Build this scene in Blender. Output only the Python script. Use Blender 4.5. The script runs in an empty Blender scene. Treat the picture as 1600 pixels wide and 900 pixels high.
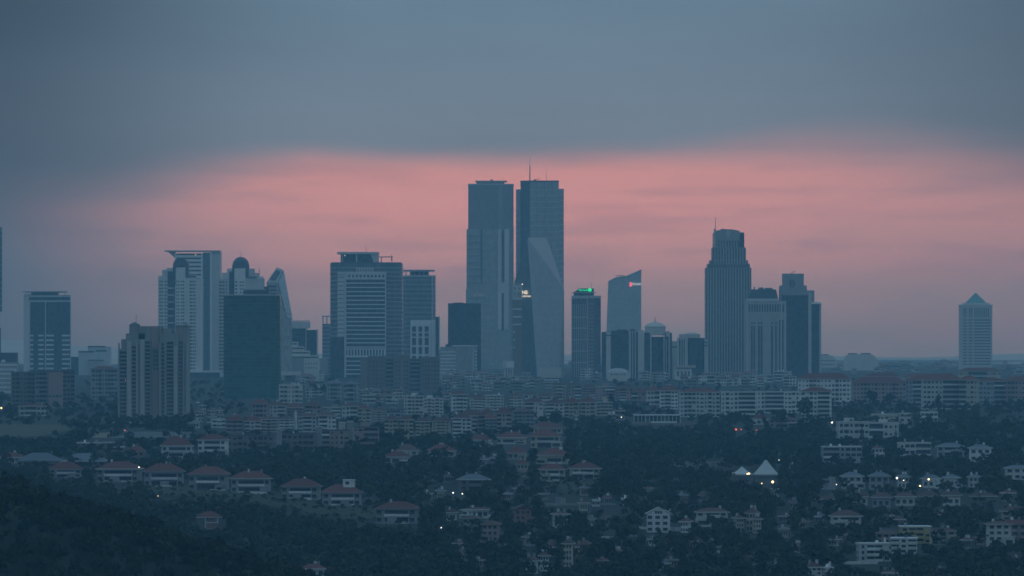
import bpy, math, random
import numpy as np

# ------------------------------------------------------------------ camera
F = 9396.0            # focal length in pixels of the 1600 px wide photograph
YH = 548.0            # horizon row
HC = 230.0            # camera height above the sea
scene = bpy.context.scene
col = scene.collection
cam_d = bpy.data.cameras.new('camera')
cam_d.sensor_width = 36.0
cam_d.lens = 36.0 * F / 1600.0
cam_d.shift_y = (YH - 450.0) / 1600.0
cam_d.clip_start = 1.0
cam_d.clip_end = 60000.0
cam = bpy.data.objects.new('camera', cam_d)
cam.location = (0, 0, HC)
cam.rotation_euler = (math.radians(90), 0, 0)
col.objects.link(cam)
scene.camera = cam

# ------------------------------------------------------------------ exposure
scene.view_settings.view_transform = 'Standard'
scene.view_settings.look = 'None'
scene.view_settings.gamma = 1.0
scene.view_settings.exposure = 0.0
scene.view_settings.use_curve_mapping = False
scene.render.engine = 'CYCLES'
cy = scene.cycles
cy.max_bounces = 4
cy.diffuse_bounces = 2
cy.glossy_bounces = 2
cy.transmission_bounces = 2
cy.volume_bounces = 1
cy.sample_clamp_indirect = 2.0
cy.use_denoising = True
cy.use_adaptive_sampling = False
cy.filter_width = 1.6

# ------------------------------------------------------------------ world: dusk cloud deck with a lit gap over the horizon
SUN_AZ, SUN_EL = 4.0, 3.0
world = bpy.data.worlds.new('World')
scene.world = world
world.use_nodes = True
wt = world.node_tree
wt.nodes.clear()


def N(tree, kind, **kw):
    n = tree.nodes.new(kind)
    for k, v in kw.items():
        setattr(n, k, v)
    return n


def wire(tree, node, i, v):
    s = node.inputs[i]
    if hasattr(v, 'is_output') or hasattr(v, 'links'):
        tree.links.new(v, s)
    else:
        s.default_value = v


def M(tree, op, a, b=0.0, c=0.0, clamp=False):
    n = N(tree, 'ShaderNodeMath', operation=op)
    n.use_clamp = clamp
    wire(tree, n, 0, a)
    wire(tree, n, 1, b)
    wire(tree, n, 2, c)
    return n.outputs[0]


def SM(tree, v, lo, hi, a=0.0, b=1.0):
    n = N(tree, 'ShaderNodeMapRange', interpolation_type='SMOOTHSTEP')
    wire(tree, n, 0, v)
    wire(tree, n, 1, lo)
    wire(tree, n, 2, hi)
    wire(tree, n, 3, a)
    wire(tree, n, 4, b)
    return n.outputs[0]


def MIX(tree, f, a, b, blend='MIX'):
    n = N(tree, 'ShaderNodeMix', data_type='RGBA', blend_type=blend)
    wire(tree, n, 0, f)
    for i, v in ((6, a), (7, b)):
        if isinstance(v, tuple):
            v = (v[0], v[1], v[2], 1.0)
        wire(tree, n, i, v)
    return n.outputs[2]


tc = N(wt, 'ShaderNodeTexCoord')
sp = N(wt, 'ShaderNodeSeparateXYZ')
wt.links.new(tc.outputs['Generated'], sp.inputs[0])
az = M(wt, 'MULTIPLY', M(wt, 'ARCTAN2', sp.outputs[0], sp.outputs[1]), 57.2958)
el = M(wt, 'MULTIPLY', M(wt, 'ARCSINE', sp.outputs[2]), 57.2958)
elp = M(wt, 'MAXIMUM', el, 0.0)


def wnoise(sa, se, detail, seed):
    cb = N(wt, 'ShaderNodeCombineXYZ')
    wire(wt, cb, 0, M(wt, 'MULTIPLY', az, sa))
    wire(wt, cb, 1, M(wt, 'MULTIPLY', el, se))
    wire(wt, cb, 2, seed)
    n = N(wt, 'ShaderNodeTexNoise')
    n.inputs['Scale'].default_value = 1.0
    n.inputs['Detail'].default_value = detail
    n.inputs['Roughness'].default_value = 0.5
    wt.links.new(cb.outputs[0], n.inputs['Vector'])
    return n.outputs[0]


n_big = wnoise(0.45, 1.3, 6.0, 3.7)        # the ragged rim of the deck
n_streak = wnoise(0.55, 5.0, 4.0, 8.1)     # thin streaks in the gap
n_puff = wnoise(1.1, 2.6, 4.0, 21.3)       # low clouds standing in the gap
n_deck = wnoise(0.16, 0.55, 4.0, 1.9)      # broad tone of the deck
# rim of the deck: a little lower to the left, a little higher to the right
rim = M(wt, 'ADD', M(wt, 'ADD', 1.86, SM(wt, az, -1.9, -4.4, 0.0, -0.38)), SM(wt, az, 1.4, 3.0, 0.0, 0.10))
rim = M(wt, 'ADD', rim, SM(wt, az, 2.9, 5.6, 0.0, -0.34))
rim = M(wt, 'ADD', rim, M(wt, 'MULTIPLY', M(wt, 'SUBTRACT', n_big, 0.5), 0.26))
soft = M(wt, 'ADD', SM(wt, az, 0.5, 4.5, 0.17, 0.46), SM(wt, az, -1.8, -4.0, 0.0, 0.20))
gap = SM(wt, el, M(wt, 'ADD', rim, soft), M(wt, 'SUBTRACT', rim, soft))
gap = M(wt, 'MULTIPLY', gap, SM(wt, az, -5.5, -2.5))
gap = M(wt, 'MULTIPLY', gap, SM(wt, az, 26.0, 7.0))
# glow in the gap by height
ramp = N(wt, 'ShaderNodeValToRGB')
wt.links.new(M(wt, 'DIVIDE', elp, 2.4), ramp.inputs[0])
cr = ramp.color_ramp
cr.interpolation = 'EASE'
GAPCOL = [(0.0, (0.150, 0.180, 0.190)), (0.22, (0.335, 0.275, 0.270)), (0.40, (0.590, 0.355, 0.330)),
          (0.58, (0.680, 0.352, 0.330)), (0.72, (0.660, 0.328, 0.306)), (0.86, (0.500, 0.288, 0.292)), (1.0, (0.34, 0.26, 0.28))]
cr.elements[0].position, cr.elements[0].color = GAPCOL[0][0], (*GAPCOL[0][1], 1)
cr.elements[1].position, cr.elements[1].color = GAPCOL[-1][0], (*GAPCOL[-1][1], 1)
for p_, c_ in GAPCOL[1:-1]:
    e_ = cr.elements.new(p_)
    e_.color = (*c_, 1)
glow = MIX(wt, M(wt, 'MULTIPLY', SM(wt, n_streak, 0.44, 0.66), 0.34), ramp.outputs[0], (0.30, 0.20, 0.24))
puffm = M(wt, 'MULTIPLY', SM(wt, n_puff, 0.50, 0.66), SM(wt, el, 1.30, 0.75))
glow = MIX(wt, M(wt, 'MULTIPLY', puffm, 0.36), glow, (0.22, 0.20, 0.25))
# the deck: brightest above the gap, paler towards the zenith as every overcast is
deck_lo = MIX(wt, SM(wt, el, 1.6, 3.4), (0.155, 0.222, 0.290), (0.116, 0.202, 0.285))
tone = M(wt, 'MULTIPLY', SM(wt, az, -5.4, -1.2, 0.28, 1.0), SM(wt, az, 6.5, 1.5, 0.42, 1.0))
tone = M(wt, 'MULTIPLY', tone, SM(wt, n_deck, 0.25, 0.75, 0.88, 1.12))
away = SM(wt, M(wt, 'ABSOLUTE', az), 6.0, 40.0)
tone = M(wt, 'ADD', M(wt, 'MULTIPLY', tone, M(wt, 'SUBTRACT', 1.0, away)), M(wt, 'MULTIPLY', away, 1.0))
cie = M(wt, 'MULTIPLY_ADD', M(wt, 'MAXIMUM', sp.outputs[2], 0.0), 1.6, 1.0)
tone = M(wt, 'MULTIPLY', tone, cie)
deck_lo = MIX(wt, SM(wt, el, 4.0, 50.0), deck_lo, (0.094, 0.180, 0.266))
deck = MIX(wt, 1.0, deck_lo, tone, 'MULTIPLY')
low = MIX(wt, SM(wt, el, 1.5, 0.0), deck, MIX(wt, 1.0, (0.125, 0.130, 0.140), tone, 'MULTIPLY'))
fade = M(wt, 'MULTIPLY', SM(wt, az, -4.6, -1.0, 0.55, 1.0), SM(wt, az, 4.8, 0.9, 0.72, 1.0))
glow = MIX(wt, fade, low, glow)
sky_col = MIX(wt, gap, low, glow)
# the clear sky that still filters through the deck
nish = N(wt, 'ShaderNodeTexSky', sky_type='NISHITA')
nish.sun_disc = False
nish.sun_elevation = math.radians(SUN_EL)
nish.sun_rotation = math.radians(SUN_AZ)
nish.altitude = 230.0
bg1 = N(wt, 'ShaderNodeBackground')
wt.links.new(nish.outputs[0], bg1.inputs[0])
bg1.inputs[1].default_value = 0.0004
bg2 = N(wt, 'ShaderNodeBackground')
wt.links.new(sky_col, bg2.inputs[0])
bg2.inputs[1].default_value = 1.0
ad = N(wt, 'ShaderNodeAddShader')
wt.links.new(bg1.outputs[0], ad.inputs[0])
wt.links.new(bg2.outputs[0], ad.inputs[1])
wo = N(wt, 'ShaderNodeOutputWorld')
wt.links.new(ad.outputs[0], wo.inputs[0])

# ------------------------------------------------------------------ sun: spent, behind the deck
sun_d = bpy.data.lights.new('sun', 'SUN')
sun_d.energy = 0.04
sun_d.angle = math.radians(14)
sun_d.color = (1.0, 0.72, 0.62)
sun = bpy.data.objects.new('sun', sun_d)
sun.rotation_euler = (math.radians(-(90 - SUN_EL)), 0, math.radians(-SUN_AZ))
sun.location = (0, 0, 900)
col.objects.link(sun)

# ------------------------------------------------------------------ materials (all procedural)
MATS = {}


def material(name, c, rough=0.85, var=0.18, scale=0.12, spec=0.3, streak=0.0, pane=None, emit=0.0, metal=0.0, rnd=0.10):
    m = bpy.data.materials.new(name)
    m.use_nodes = True
    t = m.node_tree
    b = t.nodes['Principled BSDF']
    b.inputs['Roughness'].default_value = rough
    b.inputs['Metallic'].default_value = metal
    b.inputs['Specular IOR Level'].default_value = spec
    tcn = N(t, 'ShaderNodeTexCoord')
    oi = N(t, 'ShaderNodeObjectInfo')
    n = N(t, 'ShaderNodeTexNoise')
    n.inputs['Scale'].default_value = scale
    n.inputs['Detail'].default_value = 6.0
    t.links.new(tcn.outputs['Object'], n.inputs['Vector'])
    f = M(t, 'MULTIPLY_ADD', M(t, 'SUBTRACT', n.outputs[0], 0.5), 2.0 * var, 1.0)
    f = M(t, 'MULTIPLY', f, M(t, 'MULTIPLY_ADD', oi.outputs['Random'], 2 * rnd, 1.0 - rnd))
    if streak:
        mp = N(t, 'ShaderNodeMapping')
        mp.inputs['Scale'].default_value = (0.9, 0.9, 0.05)
        t.links.new(tcn.outputs['Object'], mp.inputs[0])
        n2 = N(t, 'ShaderNodeTexNoise')
        n2.inputs['Scale'].default_value = 1.0
        n2.inputs['Detail'].default_value = 4.0
        t.links.new(mp.outputs[0], n2.inputs['Vector'])
        f = M(t, 'MULTIPLY', f, M(t, 'MULTIPLY_ADD', SM(t, n2.outputs[0], 0.5, 0.75), -streak, 1.0))
    colr = MIX(t, 1.0, c, f, 'MULTIPLY')
    if pane:
        vm = N(t, 'ShaderNodeVectorMath', operation='DIVIDE')
        t.links.new(tcn.outputs['Object'], vm.inputs[0])
        vm.inputs[1].default_value = pane[0]
        vf = N(t, 'ShaderNodeVectorMath', operation='FLOOR')
        t.links.new(vm.outputs[0], vf.inputs[0])
        wn = N(t, 'ShaderNodeTexWhiteNoise')
        t.links.new(vf.outputs[0], wn.inputs['Vector'])
        colr = MIX(t, M(t, 'MULTIPLY', SM(t, wn.outputs[0], 0.55, 1.0), pane[2]), colr, pane[1])
        t.links.new(M(t, 'MULTIPLY_ADD', wn.outputs[0], 0.25, rough), b.inputs['Roughness'])
    t.links.new(colr, b.inputs['Base Color'])
    if emit:
        b.inputs['Emission Color'].default_value = (*c, 1)
        b.inputs['Emission Strength'].default_value = emit
    MATS[name] = m
    return m


P3 = (3.2, 3.2, 3.7)
material('white_plaster', (0.58, 0.57, 0.55), 0.9, 0.16, 0.15, streak=0.22, rnd=0.22)
material('pale_concrete', (0.54, 0.51, 0.48), 0.9, 0.14, 0.12, streak=0.2)
material('warm_concrete', (0.385, 0.37, 0.35), 0.9, 0.14, 0.12, streak=0.22)
material('grey_concrete', (0.30, 0.30, 0.31), 0.9, 0.16, 0.12, streak=0.22)
material('tan_concrete', (0.265, 0.258, 0.250), 0.9, 0.14, 0.12, streak=0.22)
material('cream_plaster', (0.43, 0.385, 0.31), 0.9, 0.14, 0.15, streak=0.18)
material('rose_plaster', (0.33, 0.245, 0.225), 0.9, 0.12, 0.15, streak=0.15)
material('brown_brick', (0.20, 0.165, 0.145), 0.9, 0.16, 0.15, streak=0.15)
material('red_brick', (0.27, 0.15, 0.125), 0.9, 0.16, 0.15, streak=0.15)
material('yellow_plaster', (0.42, 0.32, 0.15), 0.9, 0.14, 0.15, streak=0.18)
material('white_panel', (0.62, 0.64, 0.66), 0.6, 0.10, 0.10, streak=0.1)
material('silver_panel', (0.52, 0.51, 0.50), 0.45, 0.10, 0.10)
material('dark_panel', (0.07, 0.08, 0.10), 0.5, 0.15, 0.1)
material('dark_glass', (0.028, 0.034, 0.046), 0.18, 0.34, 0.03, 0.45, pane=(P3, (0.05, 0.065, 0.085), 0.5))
material('blue_glass', (0.095, 0.110, 0.130), 0.16, 0.34, 0.03, 0.5, pane=(P3, (0.08, 0.12, 0.15), 0.5))
material('teal_glass', (0.012, 0.074, 0.058), 0.18, 0.2, 0.06, 0.45, pane=((4.2, 4.2, 3.7), (0.035, 0.085, 0.08), 0.6))
material('slate_glass', (0.20, 0.19, 0.195), 0.22, 0.3, 0.03, 0.5, pane=((2.8, 2.8, 3.9), (0.25, 0.24, 0.24), 0.5))
material('grey_glass', (0.275, 0.275, 0.265), 0.20, 0.34, 0.03, 0.5, pane=((2.8, 2.8, 3.9), (0.36, 0.37, 0.35), 0.6))
material('crystal_glass', (0.34, 0.37, 0.40), 0.2, 0.12, 0.05, 0.5, pane=((2.8, 2.8, 3.9), (0.40, 0.42, 0.44), 0.5))
material('sky_sheen_glass', (0.52, 0.49, 0.51), 0.25, 0.1, 0.05, 0.5)  # lilac sky sheen of the crystal tower's upper facet, put into the colour
material('pale_glass', (0.36, 0.43, 0.46), 0.22, 0.14, 0.05, 0.5, pane=((2.8, 2.8, 3.9), (0.42, 0.48, 0.50), 0.5))  # base colour carries the bright sky that the pale towers reflect
material('green_panel', (0.06, 0.14, 0.115), 0.5, 0.1, 0.1)
material('copper_green', (0.13, 0.27, 0.25), 0.5, 0.12, 0.1)
material('window_glass', (0.022, 0.028, 0.036), 0.2, 0.2, 0.2, 0.4, rnd=0.45, pane=((2.9, 2.9, 40.0), (0.13, 0.13, 0.125), 0.75))
material('red_tile', (0.135, 0.050, 0.042), 0.9, 0.28, 0.35, rnd=0.18)
material('brown_tile', (0.105, 0.058, 0.050), 0.9, 0.26, 0.35, rnd=0.18)
material('grey_roof', (0.13, 0.14, 0.16), 0.85, 0.2, 0.2)
material('dark_roof', (0.06, 0.065, 0.07), 0.85, 0.2, 0.2)
material('steel', (0.16, 0.17, 0.18), 0.5, 0.1, 0.2, metal=0.4)
material('white_steel', (0.75, 0.76, 0.76), 0.5, 0.06, 0.2)
material('red_steel', (0.40, 0.07, 0.05), 0.5, 0.06, 0.2)
material('white_canvas', (0.46, 0.45, 0.44), 0.9, 0.06, 0.3)
material('bark', (0.06, 0.045, 0.035), 0.95, 0.2, 0.8)
material('warm_lamp', (1.0, 0.72, 0.36), 0.5, 0.0, emit=3.6, rnd=0.0)
material('white_lamp', (1.0, 0.93, 0.80), 0.5, 0.0, emit=3.6, rnd=0.0)
material('red_lamp', (1.0, 0.16, 0.08), 0.5, 0.0, emit=1.2, rnd=0.0)
material('cream_sign', (1.0, 0.93, 0.70), 0.5, 0.0, emit=1.1, rnd=0.0)
material('green_sign', (0.02, 1.0, 0.34), 0.5, 0.0, emit=0.95, rnd=0.0)
material('red_sign', (1.0, 0.16, 0.22), 0.5, 0.0, emit=1.0, rnd=0.0)
material('pale_sign', (0.85, 0.95, 1.0), 0.5, 0.0, emit=0.55, rnd=0.0)
material('lit_window', (1.0, 0.70, 0.38), 0.5, 0.0, emit=0.5, rnd=0.0)
material('lawn_grass', (0.036, 0.044, 0.020), 0.95, 0.5, 0.06)
material('dry_grass', (0.075, 0.075, 0.045), 0.95, 0.45, 0.05)
material('far_land', (0.36, 0.31, 0.28), 0.95, 0.25, 0.004)  # pale and warm so that the colour stands in for distance haze
material('asphalt', (0.07, 0.07, 0.075), 0.9, 0.15, 0.2)


def foliage(name, c1, c2):
    m = bpy.data.materials.new(name)
    m.use_nodes = True
    t = m.node_tree
    b = t.nodes['Principled BSDF']
    b.inputs['Roughness'].default_value = 0.8
    b.inputs['Specular IOR Level'].default_value = 0.15
    tcn = N(t, 'ShaderNodeTexCoord')
    oi = N(t, 'ShaderNodeObjectInfo')
    at = N(t, 'ShaderNodeAttribute', attribute_name='tint')
    n = N(t, 'ShaderNodeTexNoise')
    n.inputs['Scale'].default_value = 0.35
    n.inputs['Detail'].default_value = 4.0
    t.links.new(tcn.outputs['Object'], n.inputs['Vector'])
    f = M(t, 'ADD', M(t, 'MULTIPLY', oi.outputs['Random'], 0.45), M(t, 'MULTIPLY', at.outputs['Fac'], 0.75))
    f = M(t, 'ADD', f, M(t, 'MULTIPLY', M(t, 'SUBTRACT', n.outputs[0], 0.5), 0.5), clamp=True)
    t.links.new(MIX(t, f, c1, c2), b.inputs['Base Color'])
    MATS[name] = m


foliage('broad_leaf', (0.006, 0.015, 0.008), (0.040, 0.050, 0.024))
foliage('needle_leaf', (0.006, 0.014, 0.009), (0.018, 0.027, 0.016))

# ------------------------------------------------------------------ terrain
ROWS = [(905, 2150), (850, 2350), (800, 2600), (750, 2950), (700, 3450), (670, 3900), (650, 4350), (630, 4950),
        (615, 5550), (600, 6300), (592, 6900), (584, 7800), (578, 8800), (572, 10500), (568.5, 12500)]
_ty = [-2000, 0, 640, 700, 1000, 1060, 1700] + [y for r, y in ROWS] + [16000, 19000]
_tz = [190, 224, 0.5, -12, -12, 1.0, 112] + [HC - (r - YH) * y / F for r, y in ROWS] + [204, 204]


def _hash_noise(x, y, s):
    x = np.asarray(x, float) / s
    y = np.asarray(y, float) / s
    return (np.sin(x * 1.7 + 0.6 * np.sin(y * 1.3) + 1.1) * np.sin(y * 1.1 + 0.8 * np.sin(x * 0.9) + 2.3)
            + 0.5 * np.sin(x * 3.1 + y * 2.2 + 0.5) * np.sin(y * 3.7 - x * 1.2))


def terrain(X, Y):
    X = np.asarray(X, float)
    Y = np.asarray(Y, float)
    z = np.interp(Y, _ty, _tz)
    land = np.clip((Y - 2050) / 500, 0, 1) * np.clip((9000 - Y) / 2500, 0, 1)
    z = z + 1.6 * _hash_noise(X, Y, 190.0) * land
    # wooded spur of the near shore, falling to the right
    crest = 157.0 + np.clip(-(X + 56.0), -200, 240) * 0.31
    top = crest * np.exp(-((Y - 1760.0) / 230.0) ** 2)
    w = 1.0 / (1.0 + np.exp(np.clip((Y - 2090) / 40, -40, 40)))
    z = np.where(Y > 1000, np.maximum(z, top * w), z)
    return z


def place(px, row):
    """distance at which the line of sight through a point of the hillside meets the ground"""
    Y = np.arange(2020.0, 14000.0, 5.0)
    zr = HC - (row - YH) * Y / F
    zt = terrain((px - 800.0) * Y / F, Y)
    hit = np.nonzero(zt >= zr)[0]
    return float(Y[hit[0]]) if len(hit) else 12000.0


# ------------------------------------------------------------------ mesh helpers
class MB:
    def __init__(s):
        s.v, s.f = [], []

    def box(s, x0, x1, y0, y1, z0, z1):
        i = len(s.v)
        s.v += [(x0, y0, z0), (x1, y0, z0), (x1, y1, z0), (x0, y1, z0), (x0, y0, z1), (x1, y0, z1), (x1, y1, z1), (x0, y1, z1)]
        s.f += [tuple(i + k for k in q) for q in ((0, 3, 2, 1), (4, 5, 6, 7), (0, 1, 5, 4), (1, 2, 6, 5), (2, 3, 7, 6), (3, 0, 4, 7))]
        return s

    def prism(s, pts, z0, z1, top=None):
        i, n = len(s.v), len(pts)
        top = top or pts
        s.v += [(x, y, z0) for x, y in pts] + [(x, y, z1) for x, y in top]
        s.f.append(tuple(i + k for k in range(n))[::-1])
        s.f.append(tuple(i + n + k for k in range(n)))
        for k in range(n):
            j = (k + 1) % n
            s.f.append((i + k, i + j, i + n + j, i + n + k))
        return s

    def lathe(s, prof, cx=0, cy=0, n=16):
        i = len(s.v)
        for r, z in prof:
            for k in range(n):
                a = 2 * math.pi * k / n
                s.v.append((cx + r * math.cos(a), cy + r * math.sin(a), z))
        m = len(prof)
        for j in range(m - 1):
            for k in range(n):
                q = (k + 1) % n
                s.f.append((i + j * n + k, i + j * n + q, i + (j + 1) * n + q, i + (j + 1) * n + k))
        s.f.append(tuple(i + k for k in range(n))[::-1])
        s.f.append(tuple(i + (m - 1) * n + k for k in range(n)))
        return s

    def tube(s, a, b, r, n=6, r2=None):
        a, b = np.array(a, float), np.array(b, float)
        d = (b - a) / np.linalg.norm(b - a)
        u = np.cross(d, (0, 0, 1.0) if abs(d[2]) < 0.9 else (1.0, 0, 0))
        u /= np.linalg.norm(u)
        w = np.cross(d, u)
        i = len(s.v)
        for p, rr in ((a, r), (b, r if r2 is None else r2)):
            for k in range(n):
                t = 2 * math.pi * k / n
                s.v.append(tuple(p + rr * (math.cos(t) * u + math.sin(t) * w)))
        s.f.append(tuple(i + k for k in range(n))[::-1])
        s.f.append(tuple(i + n + k for k in range(n)))
        for k in range(n):
            q = (k + 1) % n
            s.f.append((i + k, i + q, i + n + q, i + n + k))
        return s

    def hip(s, x0, x1, y0, y1, z0, z1, inset):
        """hipped roof: eave rectangle to a ridge along x"""
        i = len(s.v)
        ym = (y0 + y1) / 2
        if x1 - x0 >= y1 - y0:
            r = [(x0 + inset, ym, z1), (x1 - inset, ym, z1)]
            s.v += [(x0, y0, z0), (x1, y0, z0), (x1, y1, z0), (x0, y1, z0)] + r
            q = ((0, 3, 2, 1), (0, 1, 5, 4), (1, 2, 5), (2, 3, 4, 5), (3, 0, 4))
        else:
            xm = (x0 + x1) / 2
            r = [(xm, y0 + inset, z1), (xm, y1 - inset, z1)]
            s.v += [(x0, y0, z0), (x1, y0, z0), (x1, y1, z0), (x0, y1, z0)] + r
            q = ((0, 3, 2, 1), (0, 1, 4), (1, 2, 5, 4), (2, 3, 5), (3, 0, 4, 5))
        s.f += [tuple(i + k for k in t) for t in q]
        return s

    def mesh(s, name, mat):
        m = bpy.data.meshes.new(name)
        m.from_pydata(s.v, [], s.f)
        m.materials.append(MATS[mat])
        return m

    def build(s, name, mat, parent=None, loc=None):
        o = bpy.data.objects.new(name, s.mesh(name, mat))
        col.objects.link(o)
        if parent:
            o.parent = parent
        if loc:
            o.location = loc
        return o


BOXES = {}


def boxpart(name, mat, parent, x0, x1, y0, y1, z0, z1):
    """one box piece; alike pieces share their mesh"""
    d = (round(x1 - x0, 2), round(y1 - y0, 2), round(z1 - z0, 2), mat, name)
    if d not in BOXES:
        a, b, c = d[0] / 2, d[1] / 2, d[2] / 2
        BOXES[d] = MB().box(-a, a, -b, b, -c, c).mesh(name, mat)
    o = bpy.data.objects.new(name, BOXES[d])
    o.location = ((x0 + x1) / 2, (y0 + y1) / 2, (z0 + z1) / 2)
    o.parent = parent
    col.objects.link(o)
    return o


def empty(name, label, cat, loc, rz=0.0, group=None):
    o = bpy.data.objects.new(name, None)
    o.empty_display_size = 2.0
    o.location = loc
    o.rotation_euler = (0, 0, rz)
    o['label'] = label
    o['category'] = cat
    if group:
        o['group'] = group
    col.objects.link(o)
    return o


def tag(o, label, cat, group=None):
    o['label'] = label
    o['category'] = cat
    if group:
        o['group'] = group
    return o


def structure(o):
    o['kind'] = 'structure'
    return o


# ------------------------------------------------------------------ the land
def build_land():
    ys = np.concatenate([np.arange(-1500, 1020, 60), np.arange(1020, 2500, 20), np.arange(2500, 7200, 40), np.arange(7200, 14000, 170), np.arange(14000, 18801, 400)])
    xs = np.concatenate([np.arange(-2400, -700, 100), np.arange(-700, 700, 25), np.arange(700, 2401, 100)])
    XX, YY = np.meshgrid(xs, ys)
    ZZ = terrain(XX, YY)
    v = np.stack([XX, YY, ZZ], -1).reshape(-1, 3)
    nx = len(xs)
    idx = np.arange(len(ys) * nx).reshape(len(ys), nx)
    f = np.stack([idx[:-1, :-1], idx[:-1, 1:], idx[1:, 1:], idx[1:, :-1]], -1).reshape(-1, 4)
    me = bpy.data.meshes.new('ground')
    me.from_pydata(v.tolist(), [], f.tolist())
    m = bpy.data.materials.new('hillside_earth')
    m.use_nodes = True
    t = m.node_tree
    b = t.nodes['Principled BSDF']
    b.inputs['Roughness'].default_value = 0.95
    g = N(t, 'ShaderNodeNewGeometry')
    n = N(t, 'ShaderNodeTexNoise')
    n.inputs['Scale'].default_value = 0.02
    n.inputs['Detail'].default_value = 8.0
    t.links.new(g.outputs['Position'], n.inputs['Vector'])
    t.links.new(MIX(t, SM(t, n.outputs[0], 0.42, 0.62), (0.004, 0.009, 0.005), (0.014, 0.015, 0.010)), b.inputs['Base Color'])
    MATS['hillside_earth'] = m
    me.materials.append(m)
    me.polygons.foreach_set('use_smooth', [True] * len(me.polygons))
    o = bpy.data.objects.new('ground', me)
    col.objects.link(o)
    structure(o)
    wm = bpy.data.materials.new('strait_water')
    wm.use_nodes = True
    b = wm.node_tree.nodes['Principled BSDF']
    b.inputs['Base Color'].default_value = (0.01, 0.03, 0.04, 1)
    b.inputs['Roughness'].default_value = 0.12
    wn = N(wm.node_tree, 'ShaderNodeTexNoise')
    wn.inputs['Scale'].default_value = 0.6
    bp = N(wm.node_tree, 'ShaderNodeBump')
    bp.inputs['Strength'].default_value = 0.3
    g2 = N(wm.node_tree, 'ShaderNodeNewGeometry')
    wm.node_tree.links.new(g2.outputs['Position'], wn.inputs['Vector'])
    wm.node_tree.links.new(wn.outputs[0], bp.inputs['Height'])
    wm.node_tree.links.new(bp.outputs[0], b.inputs['Normal'])
    MATS['strait_water'] = wm
    w = bpy.data.meshes.new('water')
    w.from_pydata([(-2400, 600, 0), (2400, 600, 0), (2400, 1080, 0), (-2400, 1080, 0)], [], [(0, 1, 2, 3)])
    w.materials.append(wm)
    wo_ = bpy.data.objects.new('water', w)
    col.objects.link(wo_)
    structure(wo_)


build_land()


def far_ridge(name, Y, pts, depth):
    """a distant range: (column, crest row) pairs"""
    rng = np.random.default_rng(int(Y))
    px = np.arange(-700, 2301, 14.0)
    rows = np.interp(px, [p for p, r in pts], [r for p, r in pts]) + np.convolve(rng.normal(0, 0.9, len(px)), np.ones(5) / 5, 'same')
    X = (px - 800) * Y / F
    Z = HC - (rows - YH) * Y / F
    n = len(px)
    v, f = [], []
    for dy, k in ((-depth, 0.0), (-depth * 0.5, 0.55), (0, 1.0), (depth, 0.0)):
        v += [(x, Y + dy, 195 + (z - 195) * k) for x, z in zip(X, Z)]
    for j in range(3):
        for i in range(n - 1):
            f.append((j * n + i, j * n + i + 1, (j + 1) * n + i + 1, (j + 1) * n + i))
    me = bpy.data.meshes.new(name)
    me.from_pydata(v, [], f)
    me.materials.append(MATS['far_land'])
    o = bpy.data.objects.new(name, me)
    col.objects.link(o)
    structure(o)


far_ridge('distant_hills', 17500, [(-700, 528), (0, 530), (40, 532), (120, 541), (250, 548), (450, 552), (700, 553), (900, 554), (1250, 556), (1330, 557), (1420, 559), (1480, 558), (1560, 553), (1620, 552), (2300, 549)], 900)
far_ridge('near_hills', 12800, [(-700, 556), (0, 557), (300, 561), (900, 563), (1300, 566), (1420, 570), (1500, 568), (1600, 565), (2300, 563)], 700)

# ------------------------------------------------------------------ towers, measured by column and row, standing at distance Y
TOWER_RECTS = []


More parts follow.
